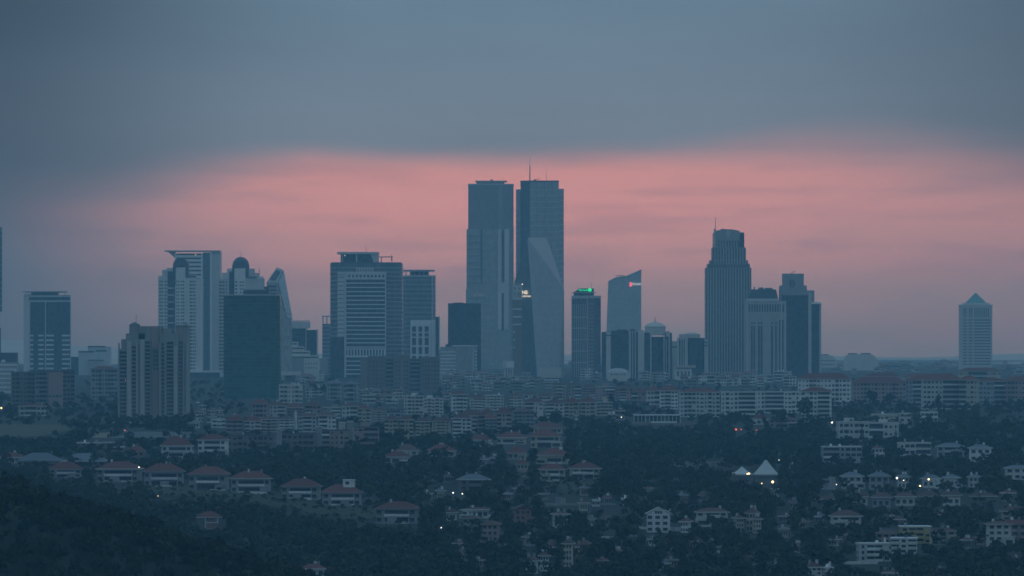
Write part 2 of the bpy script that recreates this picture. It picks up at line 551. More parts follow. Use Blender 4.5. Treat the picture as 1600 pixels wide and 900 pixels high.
class Tower:
    def __init__(s, name, label, cat, xl, xr, Y, group=None):
        s.Y, s.k, s.xc = Y, Y / F, (xl + xr) / 2.0
        X = (s.xc - 800.0) * s.k
        s.zg = float(terrain(X, Y))
        s.root = empty(name, label, cat, (X, Y, s.zg), 0.0, group)
        TOWER_RECTS.append((xl, xr, Y))

    def x(s, px):
        return (px - s.xc) * s.k

    def z(s, row):
        return -5.0 if row is None else HC - (row - YH) * s.k - s.zg

    def box(s, nm, mat, x0, x1, rt, rb=None, y0=0.0, y1=None, parent=None):
        y1 = abs(x1 - x0) * s.k * 0.8 if y1 is None else y1
        return boxpart(nm, mat, parent or s.root, s.x(x0), s.x(x1), y0, y1, s.z(rb), s.z(rt))

    def rings(s, nm, mat, x0, x1, rows, th, y0, y1, proud=0.15):
        """floor bands running all round a body"""
        for r in rows:
            boxpart(nm, mat, s.root, s.x(x0) - proud, s.x(x1) + proud, y0 - proud, y1 + proud, s.z(r + th), s.z(r))

    def bands(s, nm, mat, x0, x1, rows, th, y0=-0.3, y1=0.1):
        for r in rows:
            boxpart(nm, mat, s.root, s.x(x0), s.x(x1), y0, y1, s.z(r + th), s.z(r))

    def fins(s, nm, mat, pxs, w, rt, rb=None, y0=-0.45, y1=0.1):
        for p in pxs:
            boxpart(nm, mat, s.root, s.x(p - w / 2), s.x(p + w / 2), y0, y1, s.z(rb), s.z(rt))

    def winrows(s, nm, mat, cols, rows, h, y0=-0.06, y1=0.1):
        """one part for each floor's row of small windows"""
        for r in rows:
            b = MB()
            for a, c in cols:
                b.box(s.x(a), s.x(c), y0, y1, -h * s.k, 0.0)
            o = b.build(nm, mat, s.root, (0, 0, s.z(r)))
            o['kind'] = 'stuff'

    def prism(s, nm, mat, pts, rt, rb=None, top=None):
        P = [(s.x(p), d) for p, d in pts]
        Tp = [(s.x(p), d) for p, d in top] if top else None
        return MB().prism(P, s.z(rb), s.z(rt), Tp).build(nm, mat, s.root)

    def poly(s, nm, mat, verts, faces):
        b = MB()
        b.v = [(s.x(p), d, s.z(r)) for p, r, d in verts]
        b.f = faces
        return b.build(nm, mat, s.root)

    def mast(s, px, rt, rb, d, r=0.45, mat='steel', nm='antenna', r2=None):
        return MB().tube((s.x(px), d, s.z(rb)), (s.x(px), d, s.z(rt)), r, 6, r2).build(nm, mat, s.root)

    def text(s, nm, body, mat, px0, px1, row_base, d=-0.6, depth=0.25, hrow=None):
        cu = bpy.data.curves.new(nm, 'FONT')
        cu.body = body
        cu.extrude = depth
        cu.offset = 0.012
        cu.materials.append(MATS[mat])
        o = bpy.data.objects.new(nm, cu)
        col.objects.link(o)
        bpy.context.view_layer.update()
        me = bpy.data.meshes.new_from_object(o.evaluated_get(bpy.context.evaluated_depsgraph_get()))
        bpy.data.objects.remove(o)
        o = bpy.data.objects.new(nm, me)
        col.objects.link(o)
        co = np.array([v.co[:] for v in me.vertices])
        w, h = np.ptp(co[:, 0]), np.ptp(co[:, 1])
        o.parent = s.root
        o.rotation_euler = (math.radians(90), 0, 0)
        kx = (s.x(px1) - s.x(px0)) / w
        ky = kx if hrow is None else hrow * s.k / h
        o.scale = (kx, ky, 1.0)
        o.location = (s.x(px0), d, s.z(row_base))
        return o


def rng_rows(a, b, step):
    out, r = [], a
    while r < b:
        out.append(r)
        r += step
    return out


# -- tower cut by the left edge
t = Tower('glass_tower', 'green glass tower cut by the left edge of the picture', 'tower', -56, 3, 7600)
t.prism('upper_body', 'teal_glass', [(-56, 0), (3.2, 0), (-3, 42), (-56, 42)], 355, 487)
t.prism('recessed_floors', 'dark_glass', [(-52, 4), (-1, 4), (-6, 38), (-52, 38)], 487, 512)
t.prism('lower_body', 'teal_glass', [(-54, 1), (1.4, 1), (-4, 40), (-54, 40)], 512, None)
t.bands('floor_band', 'silver_panel', -56, 3.2, rng_rows(360, 486, 9.0), 0.7, -0.2, 0.3)

# -- square tower with the flat canopy, far left
t = Tower('office_tower', 'square dark office tower with flat roof canopy and white bands, standing alone at far left', 'tower', 35, 111, 7400)
t.prism('body', 'dark_glass', [(45.5, 0), (110, 0), (103, 46), (36, 46), (36, 16)], 461, None)
t.prism('side_wall', 'silver_panel', [(45.4, -0.3), (35.3, 15.8), (35.3, 47), (45.4, 47)], 459.5, None)
t.box('penthouse', 'dark_glass', 48, 90, 456.6, 461, 8, 38)
t.box('canopy', 'grey_concrete', 34.5, 102, 455, 456.6, 0, 44)
for p in (46, 91.5, 101):
    t.box('canopy_column', 'white_panel', p - 0.6, p + 0.6, 456.6, 461, 2, 3)
t.box('parapet_band', 'silver_panel', 46, 110.5, 461.6, 464, -0.5, 0.2)
t.box('parapet_band', 'silver_panel', 46, 110.5, 469.5, 471.5, -0.5, 0.2)
t.fins('pier', 'silver_panel', [46.3, 71, 110.3], 1.5, 471.5, None, -0.7)
t.fins('mullion', 'dark_panel', [54.5, 59, 63.5, 76, 80.5, 85, 89.5, 94, 98.5, 102.5, 106.5], 0.8, 472, None)
for a, c in ((47.5, 52), (60, 68), (72, 84), (97, 109)):
    t.bands('balcony_band', 'white_panel', a, c, rng_rows(523, 580, 7.35), 2.6, -0.9)

# -- stepped beige residential block with ribs
t = Tower('residential_tower', 'beige concrete apartment tower with vertical ribs, stepped top and balcony stacks', 'tower', 184, 294, 4080)
t.box('left_wing', 'tan_concrete', 189, 236, 530, None, 2, 26)
t.box('left_shoulder', 'tan_concrete', 184.5, 198, 545, None, 3, 24)
t.box('left_terrace', 'tan_concrete', 196, 226, 521, 530, 4, 24)
t.box('left_turret', 'tan_concrete', 201, 216, 507.5, 522, 6, 20)
MB().hip(t.x(200.3), t.x(216.7), 5.5, 20.5, t.z(507.5), t.z(503), 3.0).build('turret_roof', 'grey_roof', t.root)
t.mast(211, 491, 504, 12, 0.18)
t.box('core', 'tan_concrete', 216, 252, 509.5, None, 4, 28)
t.box('stair_panel', 'rose_plaster', 236.5, 247, 511, 545, 3.3, 4.3)
t.box('stair_panel', 'rose_plaster', 237.5, 247, 578, None, 3.2, 4.3)
t.box('right_wing', 'tan_concrete', 250, 279, 521, None, 1.5, 26)
t.box('right_terrace', 'tan_concrete', 253, 268, 513, 522, 6, 22)
t.box('right_turret', 'tan_concrete', 274, 294, 509, None, 3, 24)
t.box('turret_parapet', 'grey_concrete', 273.4, 294.4, 507.5, 509.5, 2.5, 24.5)
t.box('roof_tank', 'grey_concrete', 287, 291, 503.5, 507.5, 8, 14)
for a, b_, y_ in ((184, 186.2, 2.5), (198, 205.5, 0.4), (212.3, 215.5, 0.8), (219, 226, 0.4), (234.5, 236.4, 2.4), (248.2, 251.5, 0.9), (256.8, 260, 0.4), (271, 277.5, 0.2), (285.6, 287.4, 2.2), (290.6, 294, 2.0)):
    t.box('rib', 'warm_concrete', a, b_, {198: 533, 219: 531, 271: 541}.get(a, 536), None, y_, 6)
for a, b_, y_, r0 in ((187, 197.3, 2.2, 549), (206.2, 211.8, 1.4, 541), (227, 234, 1.4, 533), (252.3, 256.4, 1.0, 536), (260.8, 270.5, 0.9, 534)):
    t.box('loggia', 'window_glass', a, b_, r0, None, y_ - 0.5, y_ + 1.0)
    t.bands('balcony', 'tan_concrete', a, b_, rng_rows(r0 + 4, 660, 6.15), 2.1, y_ - 1.5, y_ - 0.3)
t.box('loggia', 'dark_panel', 279.5, 284.8, 533, None, 2.5, 4)
t.bands('balcony', 'tan_concrete', 279.5, 284.8, rng_rows(538, 660, 6.15), 1.8, 1.6, 2.7)
t.winrows('window_row', 'window_glass', [(239.6, 241.9), (244, 246.3)], rng_rows(548, 576, 6.6), 3.8, 3.2, 4.1)
t.box('lit_window', 'lit_window', 195.2, 196.4, 593.4, 594.8, 1.5, 1.75)
t.box('podium', 'grey_concrete', 178, 300, 661, None, -6, 34)
t.box('podium_parapet', 'pale_concrete', 177, 301, 659.5, 661.2, -6.6, -5)

# -- white slab tower with roof wing, behind the domed tower
t = Tower('slab_tower', 'tall slab tower with overhanging roof wing, behind the domed white tower', 'tower', 258, 344, 7300)
t.box('body', 'white_panel', 273, 317, 396, None, 1, 34)
t.box('glass_strip', 'blue_glass', 317, 328, 394.5, None, 0.3, 33)
t.box('corner_pier', 'white_panel', 328, 331.5, 393.5, None, -0.2, 34)
t.box('side_wing', 'silver_panel', 331.5, 344, 392.8, None, 1.5, 40)
t.box('roof_slab', 'silver_panel', 257, 343.6, 391.2, 393.0, -1, 40)
t.poly('roof_strut', 'silver_panel', [(262, 393, 3), (274, 393, 3), (274, 404, 3), (262, 393, 6), (274, 393, 6), (274, 404, 6)], [(0, 2, 1), (3, 4, 5), (0, 1, 4, 3), (1, 2, 5, 4), (2, 0, 3, 5)])
t.bands('window_band', 'window_glass', 276, 314, rng_rows(396, 576, 6.4), 2.4, 0.8, 1.2)
t.box('lit_window', 'lit_window', 304.8, 306.6, 397, 399, 0.6, 0.9)


def arch(t, px, row_spring, r_px, y0, y1, w_px, mat):
    """round arch dome: a half drum"""
    b = MB()
    n = 14
    ring = [(math.cos(math.pi * k / n), math.sin(math.pi * k / n)) for k in range(n + 1)]
    R = r_px * t.k
    z0 = t.z(row_spring)
    for y in (y0, y1):
        b.v += [(t.x(px) + R * c, y, z0 + R * s_) for c, s_ in ring]
    m = n + 1
    b.f = [tuple(range(m)), tuple(range(2 * m - 1, m - 1, -1))] + [(k, k + m, k + 1 + m, k + 1) for k in range(n)] + [(n, n + m, m, 0)]
    return b.build('dome', mat, t.root)


# -- white domed tower, front one
t = Tower('domed_tower', 'white apartment tower with dark arched crown, in front of the slab tower', 'tower', 247, 316, 7000)
t.box('left_wing', 'white_plaster', 247, 262, 431, None, 1.5, 26)
t.box('left_step', 'white_plaster', 253, 275, 421.5, 432, 2.5, 26)
t.box('middle_step', 'white_plaster', 260, 274, 418.5, 422, 4, 26)
t.box('glass_shaft', 'dark_glass', 262, 272, 424, None, 1.0, 26)
arch(t, 282, 415, 12.0, 2.5, 24, 20, 'dark_panel')
t.box('arch_leg', 'dark_panel', 270, 276, 415, 445, 2.0, 22)
t.box('arch_leg', 'dark_panel', 289, 294, 415, 430, 2.0, 22)
t.box('centre_bay', 'white_plaster', 274.5, 289.5, 418.3, None, 0, 25)
t.box('right_step', 'white_plaster', 289.5, 306, 429, 436, 3, 25)
t.box('right_wing', 'white_plaster', 289.5, 316, 435, None, 1.5, 27)
t.box('roof_terrace', 'dark_panel', 290, 306, 430.5, 433.5, 2.4, 3.2)
cols_ = [(249, 251), (252.2, 254.2), (257, 258.9), (259.9, 261.4), (274.9 + 0.6, 277.3), (278.4, 280.1), (282.6, 284.6), (285.6, 287.8)]
t.winrows('window_row', 'window_glass', [(a, c) for a, c in cols_ if a < 262], rng_rows(438.6, 578, 5.42), 2.5, 1.4, 1.8)
t.winrows('window_row', 'window_glass', [(a, c) for a, c in cols_ if a > 262], rng_rows(438.6, 578, 5.42), 2.5, -0.06, 0.2)
t.winrows('window_row', 'window_glass', [(296.4, 300), (301, 303.2), (304, 305.6)], rng_rows(438.6, 578, 5.42), 2.7, 1.4, 1.8)
t.bands('floor_slab', 'white_plaster', 262, 272, rng_rows(449.4, 578, 10.84), 1.5, 0.5, 1.2)
t.box('podium_roof', 'white_panel', 294, 344, 579, 582, -6, 10)
t.box('podium', 'dark_panel', 295, 343, 582, None, -4, 8)

# -- white domed tower, rear one
t = Tower('domed_tower', 'white apartment tower with round dark dome and spire, behind the green glass tower', 'tower', 341, 413, 7050)
t.box('left_wing', 'white_plaster', 341.3, 362, 435, None, 1.5, 26)
t.box('left_step', 'white_plaster', 346.5, 364, 426, 436, 2.5, 26)
t.box('upper_step', 'white_plaster', 354.5, 366, 419.5, 427, 3.5, 24)
MB().lathe([(12.9 * t.k * math.cos(a), t.z(414) + 12.9 * t.k * math.sin(a)) for a in [k * math.pi / 18 for k in range(0, 9)]] + [(0.3, t.z(401.1))], t.x(375.5), 12, 20).build('dome', 'dark_glass', t.root)
t.mast(375.5, 392.5, 402, 12, 0.22)
t.box('drum', 'dark_panel', 362.6, 388.4, 413.5, 424, 3, 21)
t.box('glass_leg', 'dark_glass', 358, 366, 424, None, 1.1, 20)
t.box('glass_leg', 'dark_glass', 383, 388, 420, 432, 1.1, 20)
t.box('centre_bay', 'white_plaster', 366.5, 383.4, 419.3, None, 0, 25)
t.box('right_step', 'white_plaster', 387, 397, 419.5, 436, 2.2, 24)
t.box('right_step', 'white_plaster', 396.5, 404, 426.5, 436, 2.2, 24)
t.box('right_wing', 'white_plaster', 383, 412, 435, None, 1.6, 27)
t.mast(404.8, 419, 436, 5, 0.4)
t.box('terrace_band', 'dark_panel', 383, 401, 432.2, 434.6, 0.9, 2)
t.box('side_block', 'white_panel', 404, 411.5, 432, 437, 3, 10)
t.winrows('window_row', 'window_glass', [(342.5, 346.2), (347.4, 350.4), (352.2, 354.6)], rng_rows(439.5, 582, 5.42), 2.4, 1.4, 1.8)
t.winrows('window_row', 'window_glass', [(367.5, 371), (374.5, 377), (378.5, 381)], rng_rows(439.5, 470, 5.42), 2.4, -0.06, 0.2)
t.box('annex', 'white_panel', 338, 348.5, 580.5, None, -5, 4)

# -- green glass tower
t = Tower('glass_tower', 'broad dark green glass tower with pale roof edge, in front of the rear domed tower', 'tower', 349, 437, 5300)
t.prism('body', 'teal_glass', [(349.5, 3), (363, 0), (430, 0), (437, 4), (437, 34), (349.5, 34)], 461.5, None)
t.prism('roof_edge', 'silver_panel', [(349.2, 2.6), (363, -0.4), (430, -0.4), (437.4, 3.6), (437.4, 34.4), (349.2, 34.4)], 460, 461.7)
t.box('penthouse', 'dark_panel', 380, 414, 453.5, 460, 6, 26)
t.box('penthouse_roof', 'grey_concrete', 379, 415, 451.5, 453.5, 5, 27)
t.box('roof_plant', 'dark_panel', 412, 419, 447.5, 460, 8, 20)
for r in rng_rows(468, 652, 5.9):
    t.prism('floor_band', 'green_panel', [(349.3, 2.8), (363, -0.25), (430, -0.25), (437.2, 3.8), (437.2, 34.2), (349.3, 34.2)], r, r + 1.1)
t.fins('mullion', 'dark_panel', [371, 384, 397, 410, 423], 0.5, 462, None, -0.2)

# -- leaning glass tower
t = Tower('leaning_tower', 'slanted glass tower with sloping roof and long tilted side, right of the green glass tower', 'tower', 416, 456, 6700)
t.poly('body', 'grey_glass', [(416.5, 441, 0), (433.5, 441, 0), (446.5, 495, 0), (446.5, 640, 0), (416.5, 640, 0),
                              (431, 417.3, 24), (441, 421, 24), (455, 500, 24), (455, 640, 24), (420, 640, 24)],
       [(0, 4, 3, 2, 1), (0, 1, 6, 5), (1, 2, 7, 6), (2, 3, 8, 7), (5, 6, 7, 8, 9), (0, 5, 9, 4), (3, 4, 9, 8)])
t.poly('roof_light', 'dark_glass', [(421, 437, 3.6), (430.5, 437, 3.6), (437.5, 424.5, 20), (430, 421.8, 20)], [(0, 1, 2, 3)]).location = (0, -0.8, 0.5)
t.poly('tilted_wall', 'pale_glass', [(434.1, 441, 1.0), (446.9, 495, 1.0), (455.5, 500, 23.5), (441.4, 422.5, 23.5)], [(0, 1, 2, 3)]).location = (0.6, -0.5, 0)
for i in range(7):
    f0 = (i + 1) / 8.0
    a = (434.4 + 12.6 * f0, 441 + 54 * f0, 0.6)
    c = (441.7 + 13.9 * f0, 422.5 + 77.5 * f0, 23.4)
    MB().tube((t.x(a[0]) + 0.8, a[2] - 0.5, t.z(a[1])), (t.x(c[0]) + 0.8, c[2] - 0.5, t.z(c[1])), 0.35, 4).build('cross_rib', 'silver_panel', t.root)
t.bands('window_band', 'window_glass', 418, 432, [446, 452, 458], 3.0, -0.2)

# -- pair of small dark towers, with the stepped block before them
t = Tower('office_tower', 'low dark office tower with pale comb-like crown, right of the leaning tower', 'tower', 447, 496, 7400)
t.box('body', 'dark_glass', 455, 477.4, 513, None, 0, 24)
t.box('crown', 'pale_concrete', 456, 484, 503.5, 513, 6, 26)
for p in (458, 462, 466, 470, 474, 478, 482):
    t.box('crown_tooth', 'pale_concrete', p - 1.1, p + 1.1, 500.5, 503.5, 6, 24)
t.box('corner_pier', 'pale_concrete', 477.4, 478.8, 513, None, -0.4, 24)
t.box('right_body', 'dark_glass', 478.8, 495.5, 515.5, None, 1, 24)
t.box('right_pier', 'silver_panel', 494.6, 495.8, 514.5, None, 0.4, 25)
t.rings('floor_band', 'dark_panel', 455, 477.2, rng_rows(520, 580, 6), 0.7, 0, 24)
t = Tower('stepped_block', 'grey terraced building stepping down to the right, at the foot of the leaning tower', 'building', 437, 505, 6900)
for i, (a, c, r) in enumerate(((437, 452, 526), (441, 464, 534), (441, 474, 541), (441, 483, 548), (438, 497, 555))):
    t.box('terrace', 'pale_concrete', a, c, r, None, 20 - 4.6 * i, 44 - 4.6 * i)
    t.box('window_band', 'window_glass', a + 0.5, c - 0.6, r + 2.2, r + 4.4, 20 - 4.6 * i - 0.2, 20 - 4.6 * i + 0.3)
t.winrows('window_row', 'window_glass', [(p, p + 1.3) for p in (439.5, 443, 446.5, 450)], [566, 572], 2.2, 1.4, 1.9)
t = Tower('white_annex', 'white low building with two rows of small square windows and a blank centre', 'building', 437, 500, 6750)
t.box('left_wing', 'white_plaster', 437, 453, 561, None, 0, 20)
t.box('blank_wall', 'grey_concrete', 453, 475, 559, None, -0.6, 20)
t.box('right_wing', 'white_plaster', 475, 499, 562, None, 0, 20)
t.winrows('window_row', 'window_glass', [(p, p + 1.4) for p in (439, 442.5, 446, 449.5, 477.5, 481.5, 485.5, 489.5, 493.5)], [567, 573.5], 2.4)
t = Tower('market_canopy', 'long pale awning roof above dark hedge, below the white annex', 'canopy', 436, 478, 6600)
t.box('awning', 'white_canvas', 436, 470, 580.5, 585, -4, 8)
t.box('awning_edge', 'white_canvas', 434, 474, 585, 586.5, -5, 9)
for p in (437, 447, 457, 467):
    t.box('post', 'steel', p - 0.3, p + 0.3, 586.5, None, -3.5, -3)

# -- slim tower behind the banded tower
t = Tower('slim_tower', 'slim tower with open roof frame, half hidden on the left of the white-banded tower', 'tower', 503, 517, 7600)
t.box('body', 'blue_glass', 503.5, 520, 506, None, 2, 20)
t.box('frame_post', 'silver_panel', 503.5, 505.5, 494, 506, 2, 5)
t.box('frame_post', 'silver_panel', 509.5, 511.5, 494, 506, 2, 5)
t.box('frame_top', 'silver_panel', 503, 520, 493.3, 495, 2, 18)
t.bands('floor_band', 'silver_panel', 503.5, 516, rng_rows(509, 585, 6.2), 0.9, 1.7, 2.2)
t.box('low_wing', 'grey_concrete', 495, 512, 560, None, -2, 14)

# -- the big banded tower
t = Tower('banded_tower', 'massive rounded blue tower with white banded front panel and roof canopy', 'tower', 515, 629, 7000)
bw = 46.0
t.prism('body', 'blue_glass', [(515.5, 14), (516.5, 7), (520, 2.5), (527, 0.6), (616, 0.6), (623, 2.5), (627.5, 7), (628.6, 14), (628.6, bw), (515.5, bw)], 411.5, None)
t.prism('roof_rim', 'dark_panel', [(516.5, 14), (518, 8), (522, 4), (528, 2), (615, 2), (621, 4), (625.5, 8), (627, 14), (627, bw - 1), (516.5, bw - 1)], 409.8, 411.5)
for r in rng_rows(418, 588, 6.66):
    t.prism('floor_edge', 'silver_panel', [(514.7, 14), (515.8, 6.6), (519.6, 2.0), (527, 0.1), (616, 0.1), (623.4, 2.0), (628.3, 6.6), (629.4, 14), (629.4, bw + .5), (514.7, bw + .5)], r, r + 0.7)
t.box('crown_left', 'dark_glass', 532, 558, 397, 410, 7, 30)
t.box('crown_centre', 'dark_glass', 557, 583, 397, 419, 3, 30)
t.poly('crown_wall', 'silver_panel', [(579, 397, 2.6), (592, 397, 2.6), (592, 410, 2.6), (584, 410, 2.6), (579, 397, 5), (592, 397, 5), (592, 410, 5), (584, 410, 5)], [(0, 3, 2, 1), (4, 5, 6, 7), (1, 2, 6, 5), (0, 4, 7, 3), (0, 1, 5, 4)])
t.box('crown_slab', 'silver_panel', 526.7, 591.8, 393.6, 397, 1.5, 34)
t.box('crown_column', 'silver_panel', 534, 535.6, 397, 411, 3, 5)
t.box('crown_column', 'silver_panel', 556, 558, 397, 411, 2.4, 4.4)
t.mast(571.5, 384.5, 394, 12, 0.3)
t.box('crane_post', 'steel', 595, 596.4, 401, 410, 8, 9)
t.box('crane_arm', 'steel', 591, 612, 400.6, 402, 8, 9)
t.box('crane_tip', 'steel', 611, 613, 399, 408, 8.2, 8.8)
t.box('front_panel', 'dark_glass', 538, 603.5, 425, None, -2.4, 2)
t.box('panel_head', 'silver_panel', 528, 604, 424.5, 428.5, -3.0, 1)
t.box('panel_head', 'silver_panel', 540, 603.5, 428.5, 429.6, -2.9, 1)
t.box('balustrade', 'silver_panel', 540.5, 603.4, 433.6, 436.8, -2.95, 1)
t.fins('panel_pier', 'silver_panel', [539.5], 3.2, 424.8, None, -3.1)
t.fins('panel_pier', 'silver_panel', [602.6], 1.7, 428, None, -3.05)
for i in range(11):
    p = 541.5 + i * 5.9
    t.box('square_pier', 'silver_panel', p, p + 2.7, 429.6, 433.7, -2.9, 0.5)
t.bands('white_band', 'white_panel', 541.2, 601.6, [441.6 + 6.66 * i for i in range(16)], 1.7, -2.9, -2.2)
t.box('white_band', 'white_panel', 541.2, 601.6, 544.4, 546, -2.9, -2.2)
for i in range(13):
    p = 542.8 + i * 4.75
    t.box('colonnade_pier', 'white_panel', p, p + 2.0, 546, 555.6, -2.85, -2.0)
t.box('white_band', 'white_panel', 541.2, 603.4, 555.6, 558.2, -3.0, -2.0)
t.bands('white_band', 'white_panel', 541.2, 601.6, [563.5, 570.2, 576.8, 583.4], 1.7, -2.9, -2.2)
t.box('side_strip', 'silver_panel', 527.4, 537.6, 425.4, 526, -1.6, 1)
t.bands('strip_joint', 'dark_glass', 527.8, 537.4, [433 + 6.66 * i for i in range(14)], 1.0, -1.75, -1.2)
t.box('dark_annex', 'dark_glass', 516, 536.4, 527, None, -3, 1)
t.box('top_colonnade', 'silver_panel', 556, 584, 418.4, 420, 0.0, 3.5)
for i in range(7):
    p = 557 + i * 4.1
    t.box('colonnade_pier', 'silver_panel', p, p + 1.8, 420, 424.6, 0.0, 2)
t.winrows('bay_window', 'silver_panel', [(626, 629.6)], rng_rows(444, 585, 6.66), 2.6, 7, 10)
t.box('lit_window', 'pale_sign', 538.0, 539.4, 398.4, 400, 6.5, 6.9)
t.box('lit_window', 'pale_sign', 607.2, 607.9, 456.6, 457.4, 0.2, 0.5)

# -- round tower with the disc canopy
t = Tower('round_tower', 'blue glass tower with thin disc canopy on columns, right of the banded tower', 'tower', 622, 680.5, 7700)
R_ = 32 * t.k
t.prism('body', 'blue_glass', [(654 + 32 * math.cos(math.radians(a)) * (26.4 / 32), 21.6 + 21.6 * math.sin(math.radians(a))) for a in range(180, 541, 15)][:-1], 430.5, None)
t.prism('parapet', 'silver_panel', [(654 + 26.8 * math.cos(math.radians(a)), 21.6 + 22 * math.sin(math.radians(a))) for a in range(180, 541, 15)][:-1], 430, 432.2)
t.prism('canopy', 'grey_concrete', [(654 + 25 * math.cos(math.radians(a)), 21.6 + 20 * math.sin(math.radians(a))) for a in range(180, 541, 15)][:-1], 421.6, 424.0)
t.box('canopy_top', 'grey_concrete', 628.6, 679, 421.2, 422.2, 14, 28)
for p in (634, 641, 648, 655, 662, 669):
    t.box('canopy_column', 'grey_concrete', p - 0.8, p + 0.8, 423.8, 430.6, 15, 17)
t.box('plant_room', 'dark_panel', 640, 668, 424, 430.5, 20, 30)
for r in rng_rows(437, 560, 7.2):
    t.prism('floor_band', 'silver_panel', [(654 + 26.55 * math.cos(math.radians(a)), 21.6 + 21.75 * math.sin(math.radians(a))) for a in range(180, 541, 15)][:-1], r, r + 0.6)
t.box('corner_pier', 'silver_panel', 674.4, 676, 432, None, 7, 12)

# -- white gridded block
t = Tower('gridded_block', 'pale office block with three tall window bays in a white grid, before the round tower', 'building', 641, 687, 6850)
t.box('body', 'white_panel', 641.5, 680.5, 500, None, 1, 26)
t.box('front', 'white_panel', 641.2, 671, 506.5, None, 0, 10)
t.box('roof_plant', 'dark_panel', 646, 661, 502, 506.5, 3, 10)
for a, c in ((643.8, 650), (654, 659.5), (663.6, 669.6)):
    for r0, r1 in ((510, 518.5), (520.5, 526), (528, 539.5), (542, 553), (556, 566)):
        t.box('window', 'dark_glass', a, c, r0, r1, -0.08, 0.2)
t.box('glass_wing', 'dark_glass', 680.5, 685.6, 495, None, 2, 26)
t.box('wing_pier', 'silver_panel', 685.6, 687, 494, None, 1.6, 26.5)
t.fins('pier', 'silver_panel', [674, 678.5], 1.4, 502, None, 0.4, 1.2)

# -- wide brown apartment block
t = Tower('apartment_block', 'wide brown apartment block with columns of small windows, below the banded tower', 'building', 562, 687, 5700)
t.box('body', 'brown_brick', 563, 686, 560, None, 2, 22)
for a, c, r in ((563, 574.6, 559), (575.5, 602, 557), (615, 640, 555.5), (657.5, 686.5, 558.5)):
    t.box('bay', 'brown_brick', a, c, r, None, 0, 18)
    t.box('bay_cornice', 'tan_concrete', a - 0.4, c + 0.4, r - 1.1, r + 0.2, -0.5, 18.5)
rows_ = rng_rows(564, 610, 6.7)
t.winrows('window_row', 'window_glass', [(p, p + 2.2) for p in (578, 583, 588, 593.5, 598, 618, 623, 631.5, 635.5, 660, 664.5, 669, 674, 678.5, 683)], rows_, 3.2)
for a, c in ((603, 614), (641, 656)):
    t.box('loggia', 'window_glass', a, c, 562, None, 1.4, 2.4)
    t.bands('balcony', 'tan_concrete', a, c, rng_rows(564, 612, 6.7), 1.9, 0.2, 1.6)
t.box('stair_tower', 'dark_panel', 614, 616.4, 560, None, 1.0, 3)

# -- dark monolith and its low glass neighbour
t = Tower('dark_tower', 'plain dark glass block tower, left of the two tallest towers', 'tower', 700, 752, 7250)
t.prism('body', 'dark_glass', [(700, 0), (733, 0), (751.5, 10), (751.5, 40), (700, 40)], 474.6, None)
t.prism('roof_edge', 'dark_panel', [(699.7, -0.3), (733, -0.3), (751.8, 9.8), (751.8, 40.3), (699.7, 40.3)], 473.8, 475.2)
t.box('roof_plant', 'dark_panel', 708, 724, 472.6, 474, 10, 26)
t.box('low_wing', 'dark_glass', 696, 700, 538, None, 2, 22)
t.rings('floor_band', 'dark_panel', 700, 733, rng_rows(481, 590, 5.6), 0.6, 0, 39.6, 0.12)
t = Tower('glass_block', 'low glass office with curved white roof edge and white bands, before the dark tower', 'building', 687, 746, 6850)
t.prism('body', 'grey_glass', [(688, 2), (738, 0), (743.5, 3), (745, 8), (745, 26), (688, 26)], 542, None)
t.prism('roof_edge', 'white_panel', [(706, 0.6), (738, -0.9), (744, 2), (746, 8), (746, 27), (706, 27)], 539.4, 541.4)
t.bands('white_band', 'white_panel', 688.5, 712, rng_rows(549, 592, 5.4), 1.8, 0.3, 1.9)
t.bands('white_band', 'white_panel', 741.6, 745.6, rng_rows(548, 592, 5.4), 2.2, 1.5, 8)
t.fins('pier', 'silver_panel', [739.5], 1.8, 543, None, -0.4, 1)
t.box('left_wing', 'grey_glass', 686, 706, 546, None, 0.5, 24)

# -- the two tallest towers
t = Tower('skyscraper', 'tallest pair, left skyscraper with flat cap slab and pale strips on its lower half', 'skyscraper', 728, 803, 9000, 'the two tallest towers')
t.prism('upper_body', 'slate_glass', [(731.5, 4), (786, 0), (802.5, 10), (802.5, 62), (731.5, 62)], 287.5, 372)
t.prism('upper_rim', 'silver_panel', [(731.1, 3.6), (786, -0.5), (803, 9.6), (803, 62.5), (731.1, 62.5)], 287, 289)
t.box('cap', 'grey_glass', 744.5, 788, 283.5, 287.5, 16, 50)
t.box('cap_slab', 'grey_concrete', 742.5, 792, 281.8, 283.7, 12, 54)
t.box('cap_plant', 'steel', 766, 770, 279.6, 281.9, 26, 32)
t.prism('lower_body', 'grey_glass', [(729, 2), (790, -2.2), (797.5, 0), (797.5, 10), (802.6, 12), (802.6, 63), (729, 63)], 358, 452)
t.prism('base_body', 'grey_glass', [(728, 1), (790, -3), (797.5, -1), (797.5, 10), (802.7, 12), (802.7, 64), (728, 64)], 452, None)
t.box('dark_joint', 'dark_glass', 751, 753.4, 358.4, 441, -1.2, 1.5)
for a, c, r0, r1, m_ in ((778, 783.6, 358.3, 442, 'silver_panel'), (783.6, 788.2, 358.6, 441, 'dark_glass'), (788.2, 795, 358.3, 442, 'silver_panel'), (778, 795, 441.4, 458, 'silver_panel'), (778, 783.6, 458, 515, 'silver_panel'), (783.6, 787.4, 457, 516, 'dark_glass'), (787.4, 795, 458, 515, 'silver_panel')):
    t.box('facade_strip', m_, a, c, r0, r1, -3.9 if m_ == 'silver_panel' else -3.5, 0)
t.bands('floor_band', 'silver_panel', 729.4, 777, rng_rows(366, 450, 10.5), 0.6, -0.9, 1.0)
t.bands('floor_band', 'silver_panel', 728.6, 777, rng_rows(464, 590, 10.5), 0.6, -1.9, 0.5)
